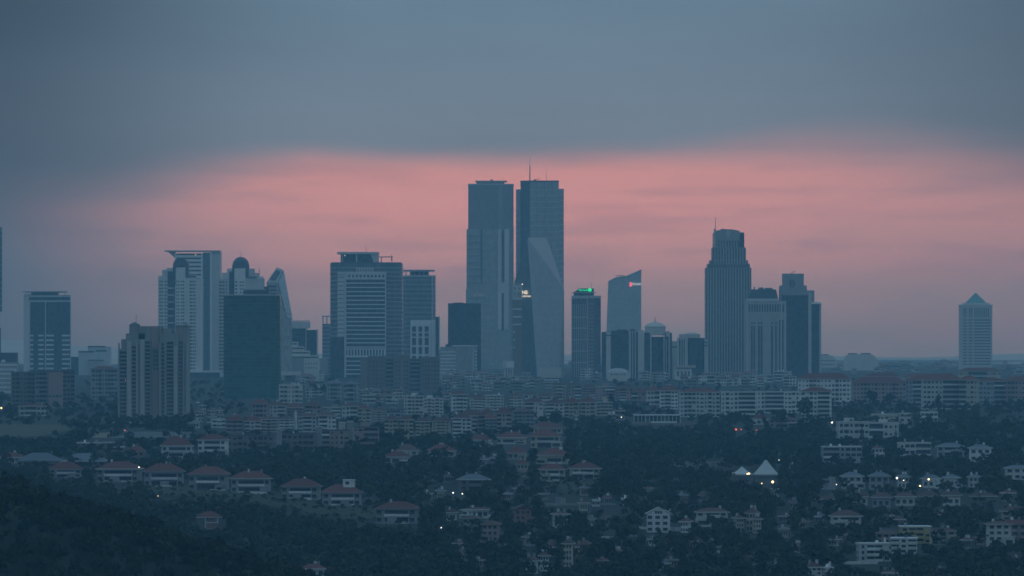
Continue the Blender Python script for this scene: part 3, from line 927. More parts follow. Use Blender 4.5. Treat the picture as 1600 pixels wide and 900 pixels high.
t.fins('mullion', 'silver_panel', [780, 782.4, 784.8], 0.5, 290, 357, 0.0, 1.0)
t.winrows('lit_window', 'lit_window', [(742.5, 743.2), (748, 748.7), (752, 752.7)], [460.4], 0.7, -3.2, -2.2)

t = Tower('skyscraper', 'tallest pair, right skyscraper with a mast and stepped shoulders', 'skyscraper', 806, 881, 9000, 'the two tallest towers')
t.prism('core', 'grey_glass', [(813.5, 10), (828, 0), (873, 0), (873, 56), (813.5, 56)], 282.5, None)
t.prism('dark_side', 'dark_glass', [(813.3, 9.6), (827.8, -0.35), (828.2, 0.2), (813.9, 10.4)], 282.8, None)  # sheet over the left facet; its shade is put in by darker glass
t.prism('core_rim', 'dark_panel', [(813.1, 9.8), (828, -0.5), (873.4, -0.5), (873.4, 56.4), (813.1, 56.4)], 282, 284.4)
t.box('left_shoulder', 'grey_glass', 806.2, 818, 295.4, None, 14, 52)
t.box('right_shoulder', 'grey_glass', 866, 881, 295.4, None, 4, 50)
t.box('shoulder_rim', 'silver_panel', 866, 881.4, 294.8, 297.0, 3.6, 50.4)
t.bands('floor_band', 'silver_panel', 828.2, 872.8, rng_rows(296, 590, 9.4), 0.8, -0.5, 0.3)
t.bands('shoulder_band', 'silver_panel', 873.2, 881.2, rng_rows(303, 590, 9.4), 1.6, 3.5, 5)
t.bands('shoulder_band', 'silver_panel', 806, 809, rng_rows(303, 440, 9.4), 1.6, 13.5, 15)
t.fins('mullion', 'dark_panel', [838.5, 850.5, 862], 0.5, 284, None, -0.35, 0.2)
t.mast(828, 258, 283, 18, 1.1, 'steel', 'mast', 0.7)
t.mast(828, 243.5, 259, 18, 0.45, 'white_steel', 'mast_tip', 0.2)
t.mast(853.8, 262, 283, 22, 0.35, 'steel', 'antenna', 0.2)
MB().tube((t.x(834.5), 14, t.z(281)), (t.x(844.5), 14, t.z(278)), 0.4, 5).build('crane_arm', 'steel', t.root)
t.box('crane_base', 'steel', 834, 838, 280, 282.4, 12, 16)

# -- crystal tower
t = Tower('crystal_tower', 'faceted crystal glass tower with lit lettering, in front of the two tallest towers', 'tower', 803, 882, 7100)
V = [(824.5, 371, 14), (855, 372, 20), (881.5, 452, 16), (842.5, 640, 0), (803.5, 442, 20), (804.5, 640, 18), (870, 640, 10), (882, 640, 24),
     (828, 371, 44), (850, 372, 44), (874, 452, 48), (807.5, 442, 46), (808.5, 640, 48), (874, 640, 48)]
t.poly('dark_facet', 'blue_glass', V, [(0, 4, 5, 3)])  # one glass throughout: each facet's sky brightness is put into its colour
t.poly('main_facet', 'crystal_glass', V, [(0, 3, 6, 2)])
t.poly('upper_facet', 'sky_sheen_glass', V, [(0, 2, 1)])
t.poly('lower_facet', 'grey_glass', V, [(2, 6, 7)])
t.poly('rear_facets', 'grey_glass', V, [(0, 1, 9, 8), (1, 2, 10, 9), (2, 7, 13, 10), (4, 0, 8, 11), (5, 4, 11, 12), (8, 9, 10, 11), (11, 10, 13, 12)])
for r in rng_rows(382, 590, 11.0):
    fr = (r - 371) / 269.0
    xa = 824.5 + 18 * fr
    da = 14 - 14 * fr
    if r < 452:
        g_ = (r - 371) / 81.0
        xb, db = 824.5 + 57 * g_, 14 + 2 * g_
    else:
        g_ = (r - 452) / 188.0
        xb, db = 881.5 - 11.5 * g_, 16 - 6 * g_
    if xb - xa > 6:
        MB().tube((t.x(xa), da - 0.25, t.z(r)), (t.x(xb), db - 0.25, t.z(r)), 0.14, 4).build('floor_line', 'crystal_glass', t.root)
SG = t.text('sign_letters', 'QNB', 'cream_sign', 809.5, 824.2, 459.2, 10.0, 0.3, 6.6)
t.text('sign_letters', 'FINANSBANK', 'cream_sign', 807.5, 829.4, 463.9, 9.5, 0.3, 2.5)

# -- narrow building cut across the sign
t = Tower('narrow_tower', 'narrow tower with framed roof storey and white window slots, covering part of the lit lettering', 'tower', 801, 816, 6800)
t.box('body', 'brown_brick', 801, 815.6, 468, None, 0.5, 22)
t.box('roof_storey', 'silver_panel', 801, 815.8, 446, 468.5, 0, 22)
t.box('roof_rail', 'silver_panel', 801, 816, 443, 444.2, 0, 22)
for p in (801.6, 806, 811, 815.4):
    t.box('rail_post', 'silver_panel', p - 0.35, p + 0.35, 444, 446.2, 0.2, 0.8)
for a, c, r0, r1 in ((802.4, 805.6, 448, 453.5), (809.4, 813.8, 448.5, 453.5), (802.4, 805.6, 456.5, 463.5), (808, 814.4, 456.5, 464.5)):
    t.box('roof_window', 'grey_glass', a, c, r0, r1, -0.2, 0.3)
for r, c in ((482, 815), (494, 815), (506, 815), (518, 805), (530, 805), (542, 805)):
    t.box('window_slot', 'white_panel', 801.6, c, r, r + 2, 0.2, 0.7)
t.mast(804.3, 431, 446, 3, 0.2)
t.box('roof_lamp', 'white_lamp', 815.7, 816.7, 443.6, 444.6, -0.4, 0.2)

t = Tower('water_tower', 'square concrete water tank raised on columns, at the foot of the narrow tower', 'water tower', 785, 804, 6700)
t.box('tank', 'pale_concrete', 785.6, 803.6, 563.5, 575.5, 0, 12)
t.box('tank_panel', 'white_panel', 791, 802.6, 565.5, 574, -0.2, 0.1)
t.box('collar', 'grey_concrete', 787, 802, 575.5, 577.4, 0.6, 11)
for p in (789, 793.2, 797.4, 801):
    t.box('column', 'pale_concrete', p - 1.2, p + 1.2, 577, None, 1, 10.5)
t.box('core', 'dark_panel', 789, 801, 577, None, 4, 9)

t = Tower('white_shed', 'bright white panelled hall with flat roof, at the foot of the crystal tower', 'building', 842, 877, 6600)
t.box('body', 'dark_glass', 843, 876, 574, None, 1, 20)
t.box('front_panel', 'white_canvas', 842.5, 876.6, 574, 590.5, 0, 1.4)
t.box('panel_seam', 'silver_panel', 843.5, 876, 580.2, 581, -0.1, 0.3)
t.box('base_band', 'white_panel', 845, 874, 592.5, 595.5, -0.6, 1.2)
t.box('corner_post', 'white_canvas', 842.3, 844.4, 574, None, -0.2, 1.2)

# -- tower with the green sign
t = Tower('signed_tower', 'slender striped tower with a green lit roof sign', 'tower', 893, 939, 7150)
t.box('left_body', 'blue_glass', 893.4, 918, 462, None, 0, 30)
t.box('middle_body', 'brown_brick', 918, 928.6, 466, None, 0.6, 30)
t.box('right_body', 'blue_glass', 928.6, 938.8, 462.5, None, 1, 30)
t.box('head_band', 'silver_panel', 893.2, 939.2, 462, 466.5, -0.5, 30.4)
t.box('penthouse', 'dark_panel', 896.6, 928, 457.5, 462, 3, 26)
t.box('penthouse_eave', 'silver_panel', 893.6, 931.5, 456.6, 457.8, 1, 28)
t.box('sign_board', 'dark_panel', 903.5, 928, 450.6, 456.8, 4, 7)
t.poly('sign_wing', 'dark_panel', [(896, 456.6, 4), (904, 456.6, 4), (904, 452, 4), (896, 456.6, 7), (904, 456.6, 7), (904, 452, 7)], [(0, 1, 2), (3, 5, 4), (0, 2, 5, 3), (1, 4, 5, 2)])
t.text('sign_letters', 'Garanti', 'green_sign', 904.2, 918.8, 454.4, 3.4, 0.3, 3.0)
MB().lathe([(2.0, -0.25), (2.1, 0), (2.0, 0.25)], 0, 0, 14).build('sign_emblem', 'green_sign', t.root, (t.x(921.8), 3.4, t.z(452.9))).rotation_euler = (math.radians(90), 0, 0)
t.mast(923.9, 441, 451, 5, 0.25)
t.fins('mullion', 'silver_panel', [895 + 2.9 * i for i in range(8)], 0.9, 475, None, -0.4)
t.bands('floor_band', 'silver_panel', 893.6, 917.6, [495, 512, 530, 548, 566], 1.4, -0.5, 0.2)
t.bands('brick_band', 'rose_plaster', 918.4, 928.4, rng_rows(474, 590, 5.6), 2.2, 0.3, 0.8)
t.winrows('window_row', 'window_glass', [(919.5, 921.8), (930, 932), (934, 936)], [465.2], 2.4, -0.7, 0)
t.box('corner_pier', 'silver_panel', 917.3, 918.7, 467, None, -0.5, 1)

# -- pale tower with the raking roof
t = Tower('raked_tower', 'pale glass tower with roof rising to the right and small red and white sign', 'tower', 945, 1002, 8500)
prof = [(944.5, 620), (951, 439.5), (962, 433.8), (979, 431.5), (1002, 421.6), (1002, 620)]
n_ = len(prof)
t.poly('body', 'pale_glass', [(p, r, 0) for p, r in prof] + [(p, r, 40) for p, r in prof], [tuple(range(n_))[::-1], tuple(range(n_, 2 * n_))] + [(k, (k + 1) % n_, n_ + (k + 1) % n_, n_ + k) for k in range(n_)])
for a, c in ((0, 1), (1, 2), (2, 3)):
    (p0, r0), (p1, r1) = prof[1 + a], prof[1 + c] if c < 4 else prof[4]
    MB().tube((t.x(p0), -0.3, t.z(r0)), (t.x(p1), -0.3, t.z(r1)), 0.7, 4).build('roof_edge', 'silver_panel', t.root)
t.box('roof_fin', 'steel', 963, 976, 430.2, 431.4, 6, 14)
t.fins('mullion', 'silver_panel', [958, 965, 972, 979, 986, 993.5], 0.35, 441, 520, -0.25)
t.bands('floor_band', 'silver_panel', 950.6, 1001.6, rng_rows(446, 522, 8.5), 0.35, -0.2, 0.2)
t.text('sign_letters', 'SKYLAND', 'pale_sign', 988.2, 1001.4, 445.6, -0.6, 0.3, 3.4)
t.prism('sign_emblem', 'red_sign', [(983.7, -0.8), (987.4, -0.8), (987.4, -0.2), (983.7, -0.2)], 441.2, 447.6)

# -- dark and pale striped business towers
t = Tower('striped_tower', 'low dark tower with pale stone piers, in front of the raked tower', 'tower', 940, 1007, 6950)
t.box('body', 'dark_glass', 940.5, 1006, 518.5, None, 2, 34)
t.box('bay', 'dark_glass', 955, 982, 516.5, None, 0, 10)
t.box('pier', 'pale_concrete', 947, 954.4, 519, None, -0.6, 6)
t.box('pier_cap', 'dark_panel', 946.8, 954.8, 523, 525, -0.8, 2)
for a, c in ((982.6, 985.8), (987.8, 989.4), (992, 993.4), (997, 1006.5)):
    t.box('pier', 'pale_concrete', a, c, 517 if a < 996 else 516, None, -0.4, 10)
t.box('roof_plant', 'dark_panel', 964, 980, 514.6, 517, 8, 22)
t.box('roof_plant', 'dark_panel', 985, 993, 513.8, 518, 8, 18)
t.rings('floor_band', 'dark_panel', 955, 982, rng_rows(523, 590, 6.0), 0.6, 0, 9, 0.1)

t = Tower('domed_office', 'dark office tower under a shallow pale dome with a spire, between the striped towers', 'tower', 1007, 1058, 6950)
t.box('left_body', 'dark_glass', 1007, 1017, 520, None, 2, 30)
t.prism('bay', 'dark_glass', [(1016.5, 4), (1020, 0.5), (1030, -0.5), (1036, 1), (1040, 4), (1040, 28), (1016.5, 28)], 526, None)
MB().lathe([(16.2 * t.k, t.z(524)), (16.2 * t.k, t.z(511.5)), (17 * t.k, t.z(511)), (17 * t.k, t.z(510)), (13 * t.k, t.z(506.6)), (7 * t.k, t.z(504)), (1.6 * t.k, t.z(502.6)), (0.8 * t.k, t.z(500))], t.x(1024), 14, 20).build('dome', 'pale_concrete', t.root)
t.mast(1024, 495, 501, 14, 0.35)
t.box('right_body', 'dark_glass', 1040, 1050, 520, None, 3, 28)
t.box('right_crown', 'pale_concrete', 1041, 1046.5, 517.5, 526, 2, 20)
t.box('far_body', 'pale_concrete', 1047, 1058, 533, None, 4, 28)
t.box('band', 'dark_panel', 1047, 1058.2, 541, 543, 3.5, 28)
for a, c, r in ((1016, 1018, 520), (1036.6, 1038.6, 521), (1040.4, 1041.6, 530), (1044.6, 1047, 524)):
    t.box('pier', 'pale_concrete', a, c, r, None, -0.8, 6)

t = Tower('striped_tower', 'dark tower with pale piers and a scalloped roof, just left of the tallest stepped tower', 'tower', 1057, 1106, 6900)
t.box('body', 'dark_glass', 1059, 1104, 530, None, 3, 32)
t.prism('bay', 'dark_glass', [(1074, 3), (1078, 0.3), (1090, -0.5), (1097, 0.3), (1101, 3), (1101, 20), (1074, 20)], 528, None)
t.box('crown', 'pale_concrete', 1062, 1094, 522, 531, 2, 24)
t.prism('crown_top', 'pale_concrete', [(1069, 4), (1091, 4), (1091, 22), (1069, 22)], 519.4, 522.2, [(1073, 6), (1087, 6), (1087, 20), (1073, 20)])
for a, c in ((1058.5, 1061), (1063.4, 1065), (1067, 1068.4), (1070, 1074.6), (1100.6, 1106)):
    t.box('pier', 'pale_concrete', a, c, 527 if a < 1100 else 530, None, -0.2, 8)
t.box('pier_band', 'dark_panel', 1100.4, 1106.2, 534, 536, -0.5, 3)
t.box('pier_band', 'dark_panel', 1100.4, 1106.2, 539, 541, -0.5, 3)
t = Tower('portico_hall', 'pale stone hall with projecting flat cornice, at the foot of the scalloped dark tower', 'building', 1052, 1088, 6700)
t.box('body', 'pale_concrete', 1054, 1081, 576, None, 0, 18)
t.box('cornice', 'cream_plaster', 1055, 1087, 571, 574.5, -1.5, 18)
t.box('frieze', 'dark_panel', 1057, 1085, 574.5, 576.2, -0.5, 17)
t.box('glass_wing', 'dark_glass', 1081, 1100, 577, None, 0.5, 16)
for a in (1058, 1064, 1070, 1075):
    t.box('window', 'window_glass', a, a + 2.6, 580, 588, -0.1, 0.2)
t = Tower('vaulted_hall', 'pale hall with shallow vaulted roof, below the striped tower with the flat top', 'building', 946, 990, 6650)
t.box('body', 'pale_concrete', 950, 984, 582, None, 0, 16)
b = MB()
ring = [(math.cos(math.pi * k / 12), math.sin(math.pi * k / 12)) for k in range(13)]
for y in (-0.5, 16.5):
    b.v += [(t.x(966) + 16 * t.k * c, y, t.z(582.2) + 7 * t.k * s_) for c, s_ in ring]
b.f = [tuple(range(13)), tuple(range(25, 12, -1))] + [(k, k + 13, k + 14, k + 1) for k in range(12)] + [(12, 25, 13, 0)]
b.build('vault', 'white_panel', t.root)
t.winrows('window_row', 'window_glass', [(p, p + 1.6) for p in (955, 959, 963, 967, 971, 975)], [584], 2.6)

# -- stepped banking tower
t = Tower('stepped_tower', 'tall stepped tower with pinstripe fins, emblem on its crown and mast at its left corner', 'skyscraper', 1103, 1174, 7000)
steps = [(1103.2, 1174, 418.5, 0.0), (1106, 1171.6, 412.5, 1.2), (1109.6, 1169, 406.8, 2.4), (1113.2, 1165.6, 387, 3.6), (1115.4, 1163.2, 364, 4.8)]
prev = None
for i, (a, c, r, y) in enumerate(steps):
    t.box('tier', 'blue_glass', a, c, r, prev, y, 52 - y)
    t.box('tier_rim', 'grey_concrete', a - 0.06, c + 0.06, r - 0.3, r + 0.6, y - 0.1, 52.1 - y)
    prev = r
t.poly('crown', 'grey_concrete', [(1119.5, 376, 3.6), (1119.5, 360, 3.6), (1128, 359, 3.6), (1134, 358, 3.6), (1142, 358, 3.6), (1149, 359, 3.6), (1156, 360.6, 3.6), (1156, 376, 3.6),
                                (1119.5, 376, 44), (1119.5, 360, 44), (1128, 359, 44), (1134, 358, 44), (1142, 358, 44), (1149, 359, 44), (1156, 360.6, 44), (1156, 376, 44)],
       [(0, 1, 2, 3, 4, 5, 6, 7), tuple(range(15, 7, -1))] + [(k, k + 8, (k + 1) % 8 + 8, (k + 1) % 8) for k in range(8)])
t.box('crown_wing', 'dark_glass', 1156, 1162.6, 363, 385, 4.0, 44)
t.box('corner_turret', 'silver_panel', 1115.6, 1118.8, 357.5, 388, 4.0, 10)
t.mast(1118.3, 338.5, 358, 7, 0.45, 'red_steel', 'mast', 0.25)
t.box('crown_plant', 'steel', 1127, 1133, 357.2, 360, 14, 22)
t.fins('fin', 'pale_concrete', [1106.2 + 4.35 * i for i in range(16)], 1.15, 419.5, None, -0.7, 0.2)
t.fins('fin', 'pale_concrete', [1117.5 + 4.35 * i for i in range(12)], 1.1, 388, 418.4, 2.0, 4.0)
t.fins('fin', 'pale_concrete', [1121 + 4.35 * i for i in range(8)], 1.1, 377, 387, 3.0, 5.0)
E = t.poly('emblem', 'pale_sign', [(1137.7, 361.2, 3.0), (1140, 363.6, 3.0), (1137.7, 366.0, 3.0), (1135.4, 363.6, 3.0)], [(0, 3, 2, 1)])
MATS['emblem_white'] = MATS['white_panel']
b = MB()
for a, c in (((1134.2, 364.6), (1137.2, 368.2)), ((1141.4, 364.2), (1136.2, 372.2)), ((1137.6, 361.0), (1135.2, 363.6)), ((1137.6, 361.0), (1140.2, 363.6)), ((1135.2, 363.6), (1137.6, 366.2)), ((1140.2, 363.6), (1137.6, 366.2))):
    b.tube((t.x(a[0]), 3.3, t.z(a[1])), (t.x(c[0]), 3.3, t.z(c[1])), 0.3, 4)
bpy.data.objects.remove(E)
b.build('emblem', 'white_steel', t.root)

t = Tower('stone_tower', 'pale stone tower with dark mansard roof and tall slit windows, right of the stepped tower', 'tower', 1166, 1230, 6850)
t.box('body', 'warm_concrete', 1166, 1228.6, 470, None, 1.5, 38)
t.box('parapet', 'silver_panel', 1167, 1216, 466.5, 470.4, 0.8, 36)
t.prism('mansard', 'dark_roof', [(1171, 4), (1216, 4), (1216, 34), (1171, 34)], 452, 466.6, [(1174.5, 8), (1213, 8), (1213, 30), (1174.5, 30)])
t.box('roof_plant', 'steel', 1186, 1194, 449, 452.2, 12, 24)
t.box('roof_plant', 'steel', 1196, 1208, 449.6, 452.2, 14, 22)
t.box('chimney', 'steel', 1178.4, 1180.2, 448, 453, 12, 14)
t.winrows('slit_row', 'dark_glass', [(1170 + 4.05 * i, 1172.2 + 4.05 * i) for i in range(14)], [475.4], 12.0, 1.3, 1.8)
t.box('portal', 'warm_concrete', 1172, 1216, 488, None, 0.4, 8)
t.box('portal_head', 'warm_concrete', 1172, 1217, 488, 492, 0.1, 3)
for a, c in ((1173.5, 1176), (1177.4, 1179.8), (1184.4, 1187.2), (1188.4, 1191.4), (1204.8, 1207.6), (1211.4, 1213.6)):
    t.box('slit_window', 'dark_glass', a, c, 509, None, 0.2, 0.8)
    t.box('small_window', 'window_glass', a, c, 503.5, 506.5, 0.3, 0.7)
for a, c in ((1217.6, 1219.6), (1222, 1224.4)):
    t.box('slit_window', 'dark_glass', a, c, 500, None, 1.3, 1.9)
t.fins('pier', 'silver_panel', [1168, 1220.8, 1227.4], 1.6, 471, None, 1.0, 2)

t = Tower('dark_tower', 'dark tower with pale stepped crown bearing a round crest, rightmost of the central group', 'tower', 1213, 1284, 7000)
t.box('crown', 'grey_concrete', 1224, 1256.5, 427.4, 462, 8, 34)
t.prism('crown_shoulder', 'grey_concrete', [(1213.6, 6), (1267, 6), (1267, 36), (1213.6, 36)], 446, None, [(1219.5, 8), (1261, 8), (1261, 34), (1219.5, 34)])
t.box('right_step', 'grey_concrete', 1258, 1273, 453.5, None, 7, 34)
t.box('front', 'dark_glass', 1222, 1263, 462, None, 1.5, 12)
t.box('front_rim', 'dark_panel', 1221.6, 1263.4, 460.8, 462.6, 1.1, 12)
t.box('corner_pier', 'pale_concrete', 1263, 1268, 458, None, 1.2, 14)
t.box('right_wing', 'dark_glass', 1268, 1280, 474.5, None, 2, 30)
t.box('right_end', 'pale_concrete', 1280, 1283.4, 472.5, None, 3, 31)
t.prism('wing_roof', 'pale_concrete', [(1267.6, 1.6), (1283.6, 1.6), (1283.6, 31), (1267.6, 31)], 471.6, 475, [(1267.6, 3), (1278, 3), (1278, 30), (1267.6, 30)])
b = MB()
for k in range(16):
    a0, a1 = 2 * math.pi * k / 16, 2 * math.pi * (k + 1) / 16
    b.tube((t.x(1238.3) + 3.6 * t.k * math.cos(a0), 7.8, t.z(443) + 5.4 * t.k * math.sin(a0)), (t.x(1238.3) + 3.6 * t.k * math.cos(a1), 7.8, t.z(443) + 5.4 * t.k * math.sin(a1)), 0.45, 4)
b.tube((t.x(1236.3), 7.8, t.z(446)), (t.x(1236.3), 7.8, t.z(440)), 0.4, 4).tube((t.x(1239.8), 7.8, t.z(447)), (t.x(1239.8), 7.8, t.z(440)), 0.4, 4)
b.build('crest', 'dark_panel', t.root)
MB().tube((t.x(1236), 14, t.z(427.4)), (t.x(1243.5), 14, t.z(423)), 0.4, 5).build('crane_arm', 'steel', t.root)
t.fins('mullion', 'dark_panel', [1227 + 5 * i for i in range(7)], 0.7, 463, None, 1.2, 1.7)

# -- far rounded blocks on the right
t = Tower('curved_block', 'hazy grey block with sloping right shoulder, right behind the dark crested tower', 'building', 1278, 1312, 9000)
t.poly('body', 'pale_concrete', [(p, r, d) for d in (0, 30) for p, r in ((1278, 600), (1278, 554.5), (1300, 555.5), (1306, 562), (1310.5, 575), (1311, 600))],
       [(5, 4, 3, 2, 1, 0), (6, 7, 8, 9, 10, 11)] + [(k, (k + 1) % 6, 6 + (k + 1) % 6, 6 + k) for k in range(6)])
t.box('roof_plant', 'dark_panel', 1284, 1295, 553.4, 555.2, 8, 16)
t.bands('window_band', 'window_glass', 1280, 1304, [563, 569, 575], 1.2, -0.1, 0.3)
t = Tower('rounded_block', 'hazy rounded office block with ribbed facade and roof plant', 'building', 1319, 1375, 8600)
ov = [(1320, 600), (1320, 560), (1323, 555.5), (1332, 553.5), (1360, 553.5), (1366, 556), (1371, 562), (1374.5, 574), (1374.5, 600)]
n_ = len(ov)
t.poly('body', 'pale_concrete', [(p, r, d) for d in (0, 36) for p, r in ov], [tuple(range(n_))[::-1], tuple(range(n_, 2 * n_))] + [(k, (k + 1) % n_, n_ + (k + 1) % n_, n_ + k) for k in range(n_)])
t.fins('rib', 'white_panel', [1323 + 3.6 * i for i in range(14)], 0.9, 562, None, -0.6, 0.2)
t.box('roof_plant', 'dark_panel', 1326, 1340, 551.8, 554, 8, 22)
t.box('roof_plant', 'dark_panel', 1346, 1361, 551.6, 554, 8, 22)
t.box('roof_plant', 'white_panel', 1361.5, 1364, 554, 556, -0.4, 3)
t = Tower('low_slab', 'long low hazy slab with dark roof line, between the rounded block and the pyramid tower', 'building', 1376, 1428, 9200)
t.box('body', 'grey_concrete', 1377, 1427, 573.5, None, 0, 22)
t.box('roof', 'dark_panel', 1376.5, 1427.5, 571.5, 574, -0.6, 22.6)
t.box('annex', 'grey_concrete', 1427, 1470, 580, None, 3, 20)

# -- pyramid-roofed tower
t = Tower('pyramid_tower', 'lone square tower with a green pyramid roof, far right', 'tower', 1501, 1551, 8300)
t.box('body', 'silver_panel', 1501.5, 1550.5, 477, None, 0, 42)
t.box('body_rim', 'pale_concrete', 1501, 1551, 476, 479, -0.4, 42.4)
b = MB()
b.prism([(t.x(1508), 4), (t.x(1545), 4), (t.x(1545), 38), (t.x(1508), 38)], t.z(476), t.z(457.4), [(t.x(1525.6), 20), (t.x(1526.6), 20), (t.x(1526.6), 21), (t.x(1525.6), 21)])
b.build('pyramid_roof', 'copper_green', t.root)
t.box('pyramid_base', 'silver_panel', 1506.5, 1546.5, 473.4, 476.2, 3, 39)
t.fins('corner_pier', 'pale_concrete', [1503, 1512, 1520.5, 1549], 1.4, 479, None, -0.5)
t.fins('mullion', 'blue_glass', [1506 + 0.2, 1509, 1515, 1518, 1523.5, 1526.5, 1529.5, 1532.5, 1535.5, 1538.5, 1541.5, 1544.5], 1.6, 481, 496, -0.15)
for a, c in ((1504.6, 1510.6), (1513.4, 1519.2), (1522, 1547.4)):
    t.bands('window_band', 'blue_glass', a, c, rng_rows(499, 572, 4.6), 2.2, -0.15, 0.2)

# -- left-edge district blocks
t = Tower('banded_office', 'grey office with white floor bands and dark roof storey, cut by the left edge', 'building', -40, 28, 5600)
t.box('body', 'grey_glass', -40, 26.5, 566, None, 0, 26)
t.box('roof_storey', 'dark_panel', -36, 25, 551, 566, 4, 22)
t.bands('white_band', 'white_panel', -40, 26.8, [569, 576, 583, 590, 597, 604, 611, 618, 625], 2.4, -0.4, 0.2)
t.box('roof_box', 'white_panel', 2, 8, 562, 568, 1, 4)
t = Tower('dark_block', 'dark glass cube between the flat-canopy tower and the white offices', 'building', 110, 142, 7600)
t.box('body', 'dark_glass', 110, 140, 557.5, None, 0, 26)
t.box('stair_head', 'dark_glass', 134.5, 141.5, 554, None, -0.6, 14)
t.rings('floor_band', 'dark_panel', 110, 134, rng_rows(563, 596, 6), 0.7, 0, 26, 0.12)
t = Tower('white_offices', 'stepped white office block with dark roof lines, left of the beige ribbed tower', 'building', 122, 174, 7500)
t.box('low_wing', 'white_panel', 122.5, 150, 549.5, None, 1, 24)
t.box('low_roof', 'dark_panel', 122, 147, 548.4, 550.6, 0.6, 24)
t.box('high_wing', 'white_panel', 137, 172, 541.5, None, 4, 28)
t.box('high_roof', 'dark_panel', 136.8, 164, 540.4, 542.4, 3.6, 28)
t.box('front_wing', 'white_plaster', 138.5, 162, 563, None, -3, 10)
t.box('front_roof', 'dark_panel', 138, 162.4, 562, 563.6, -3.4, 10)
t.box('long_window', 'window_glass', 149, 166, 547, 549.4, 3.9, 4.2)

# -- dark hall with a white roof between the residential tower and the green tower
t = Tower('dark_hall', 'dark hall with shallow white gabled roof, beside the ribbed beige tower', 'building', 292, 352, 4900)
t.box('body', 'dark_panel', 292, 350, 640, None, 2, 24)
t.poly('gable_roof', 'white_panel', [(p, r, d) for d in (0, 26) for p, r in ((290, 636.5), (307, 628), (331, 636.5), (331, 638), (290, 638))], [(4, 3, 2, 1, 0), (5, 6, 7, 8, 9)] + [(k, (k + 1) % 5, 5 + (k + 1) % 5, 5 + k) for k in range(5)])
t.box('flat_roof', 'grey_roof', 331, 351, 638.6, 640.4, 1, 25)
t.winrows('window_row', 'window_glass', [(p, p + 3) for p in (297, 304, 311, 318, 336, 343)], [643], 3.0, 1.9, 2.2)

# ------------------------------------------------------------------ houses and apartment blocks on the hillside
RECTS = []          # (xl, xr, top row, base row) of what must stay in sight
RNG = random.Random(77)


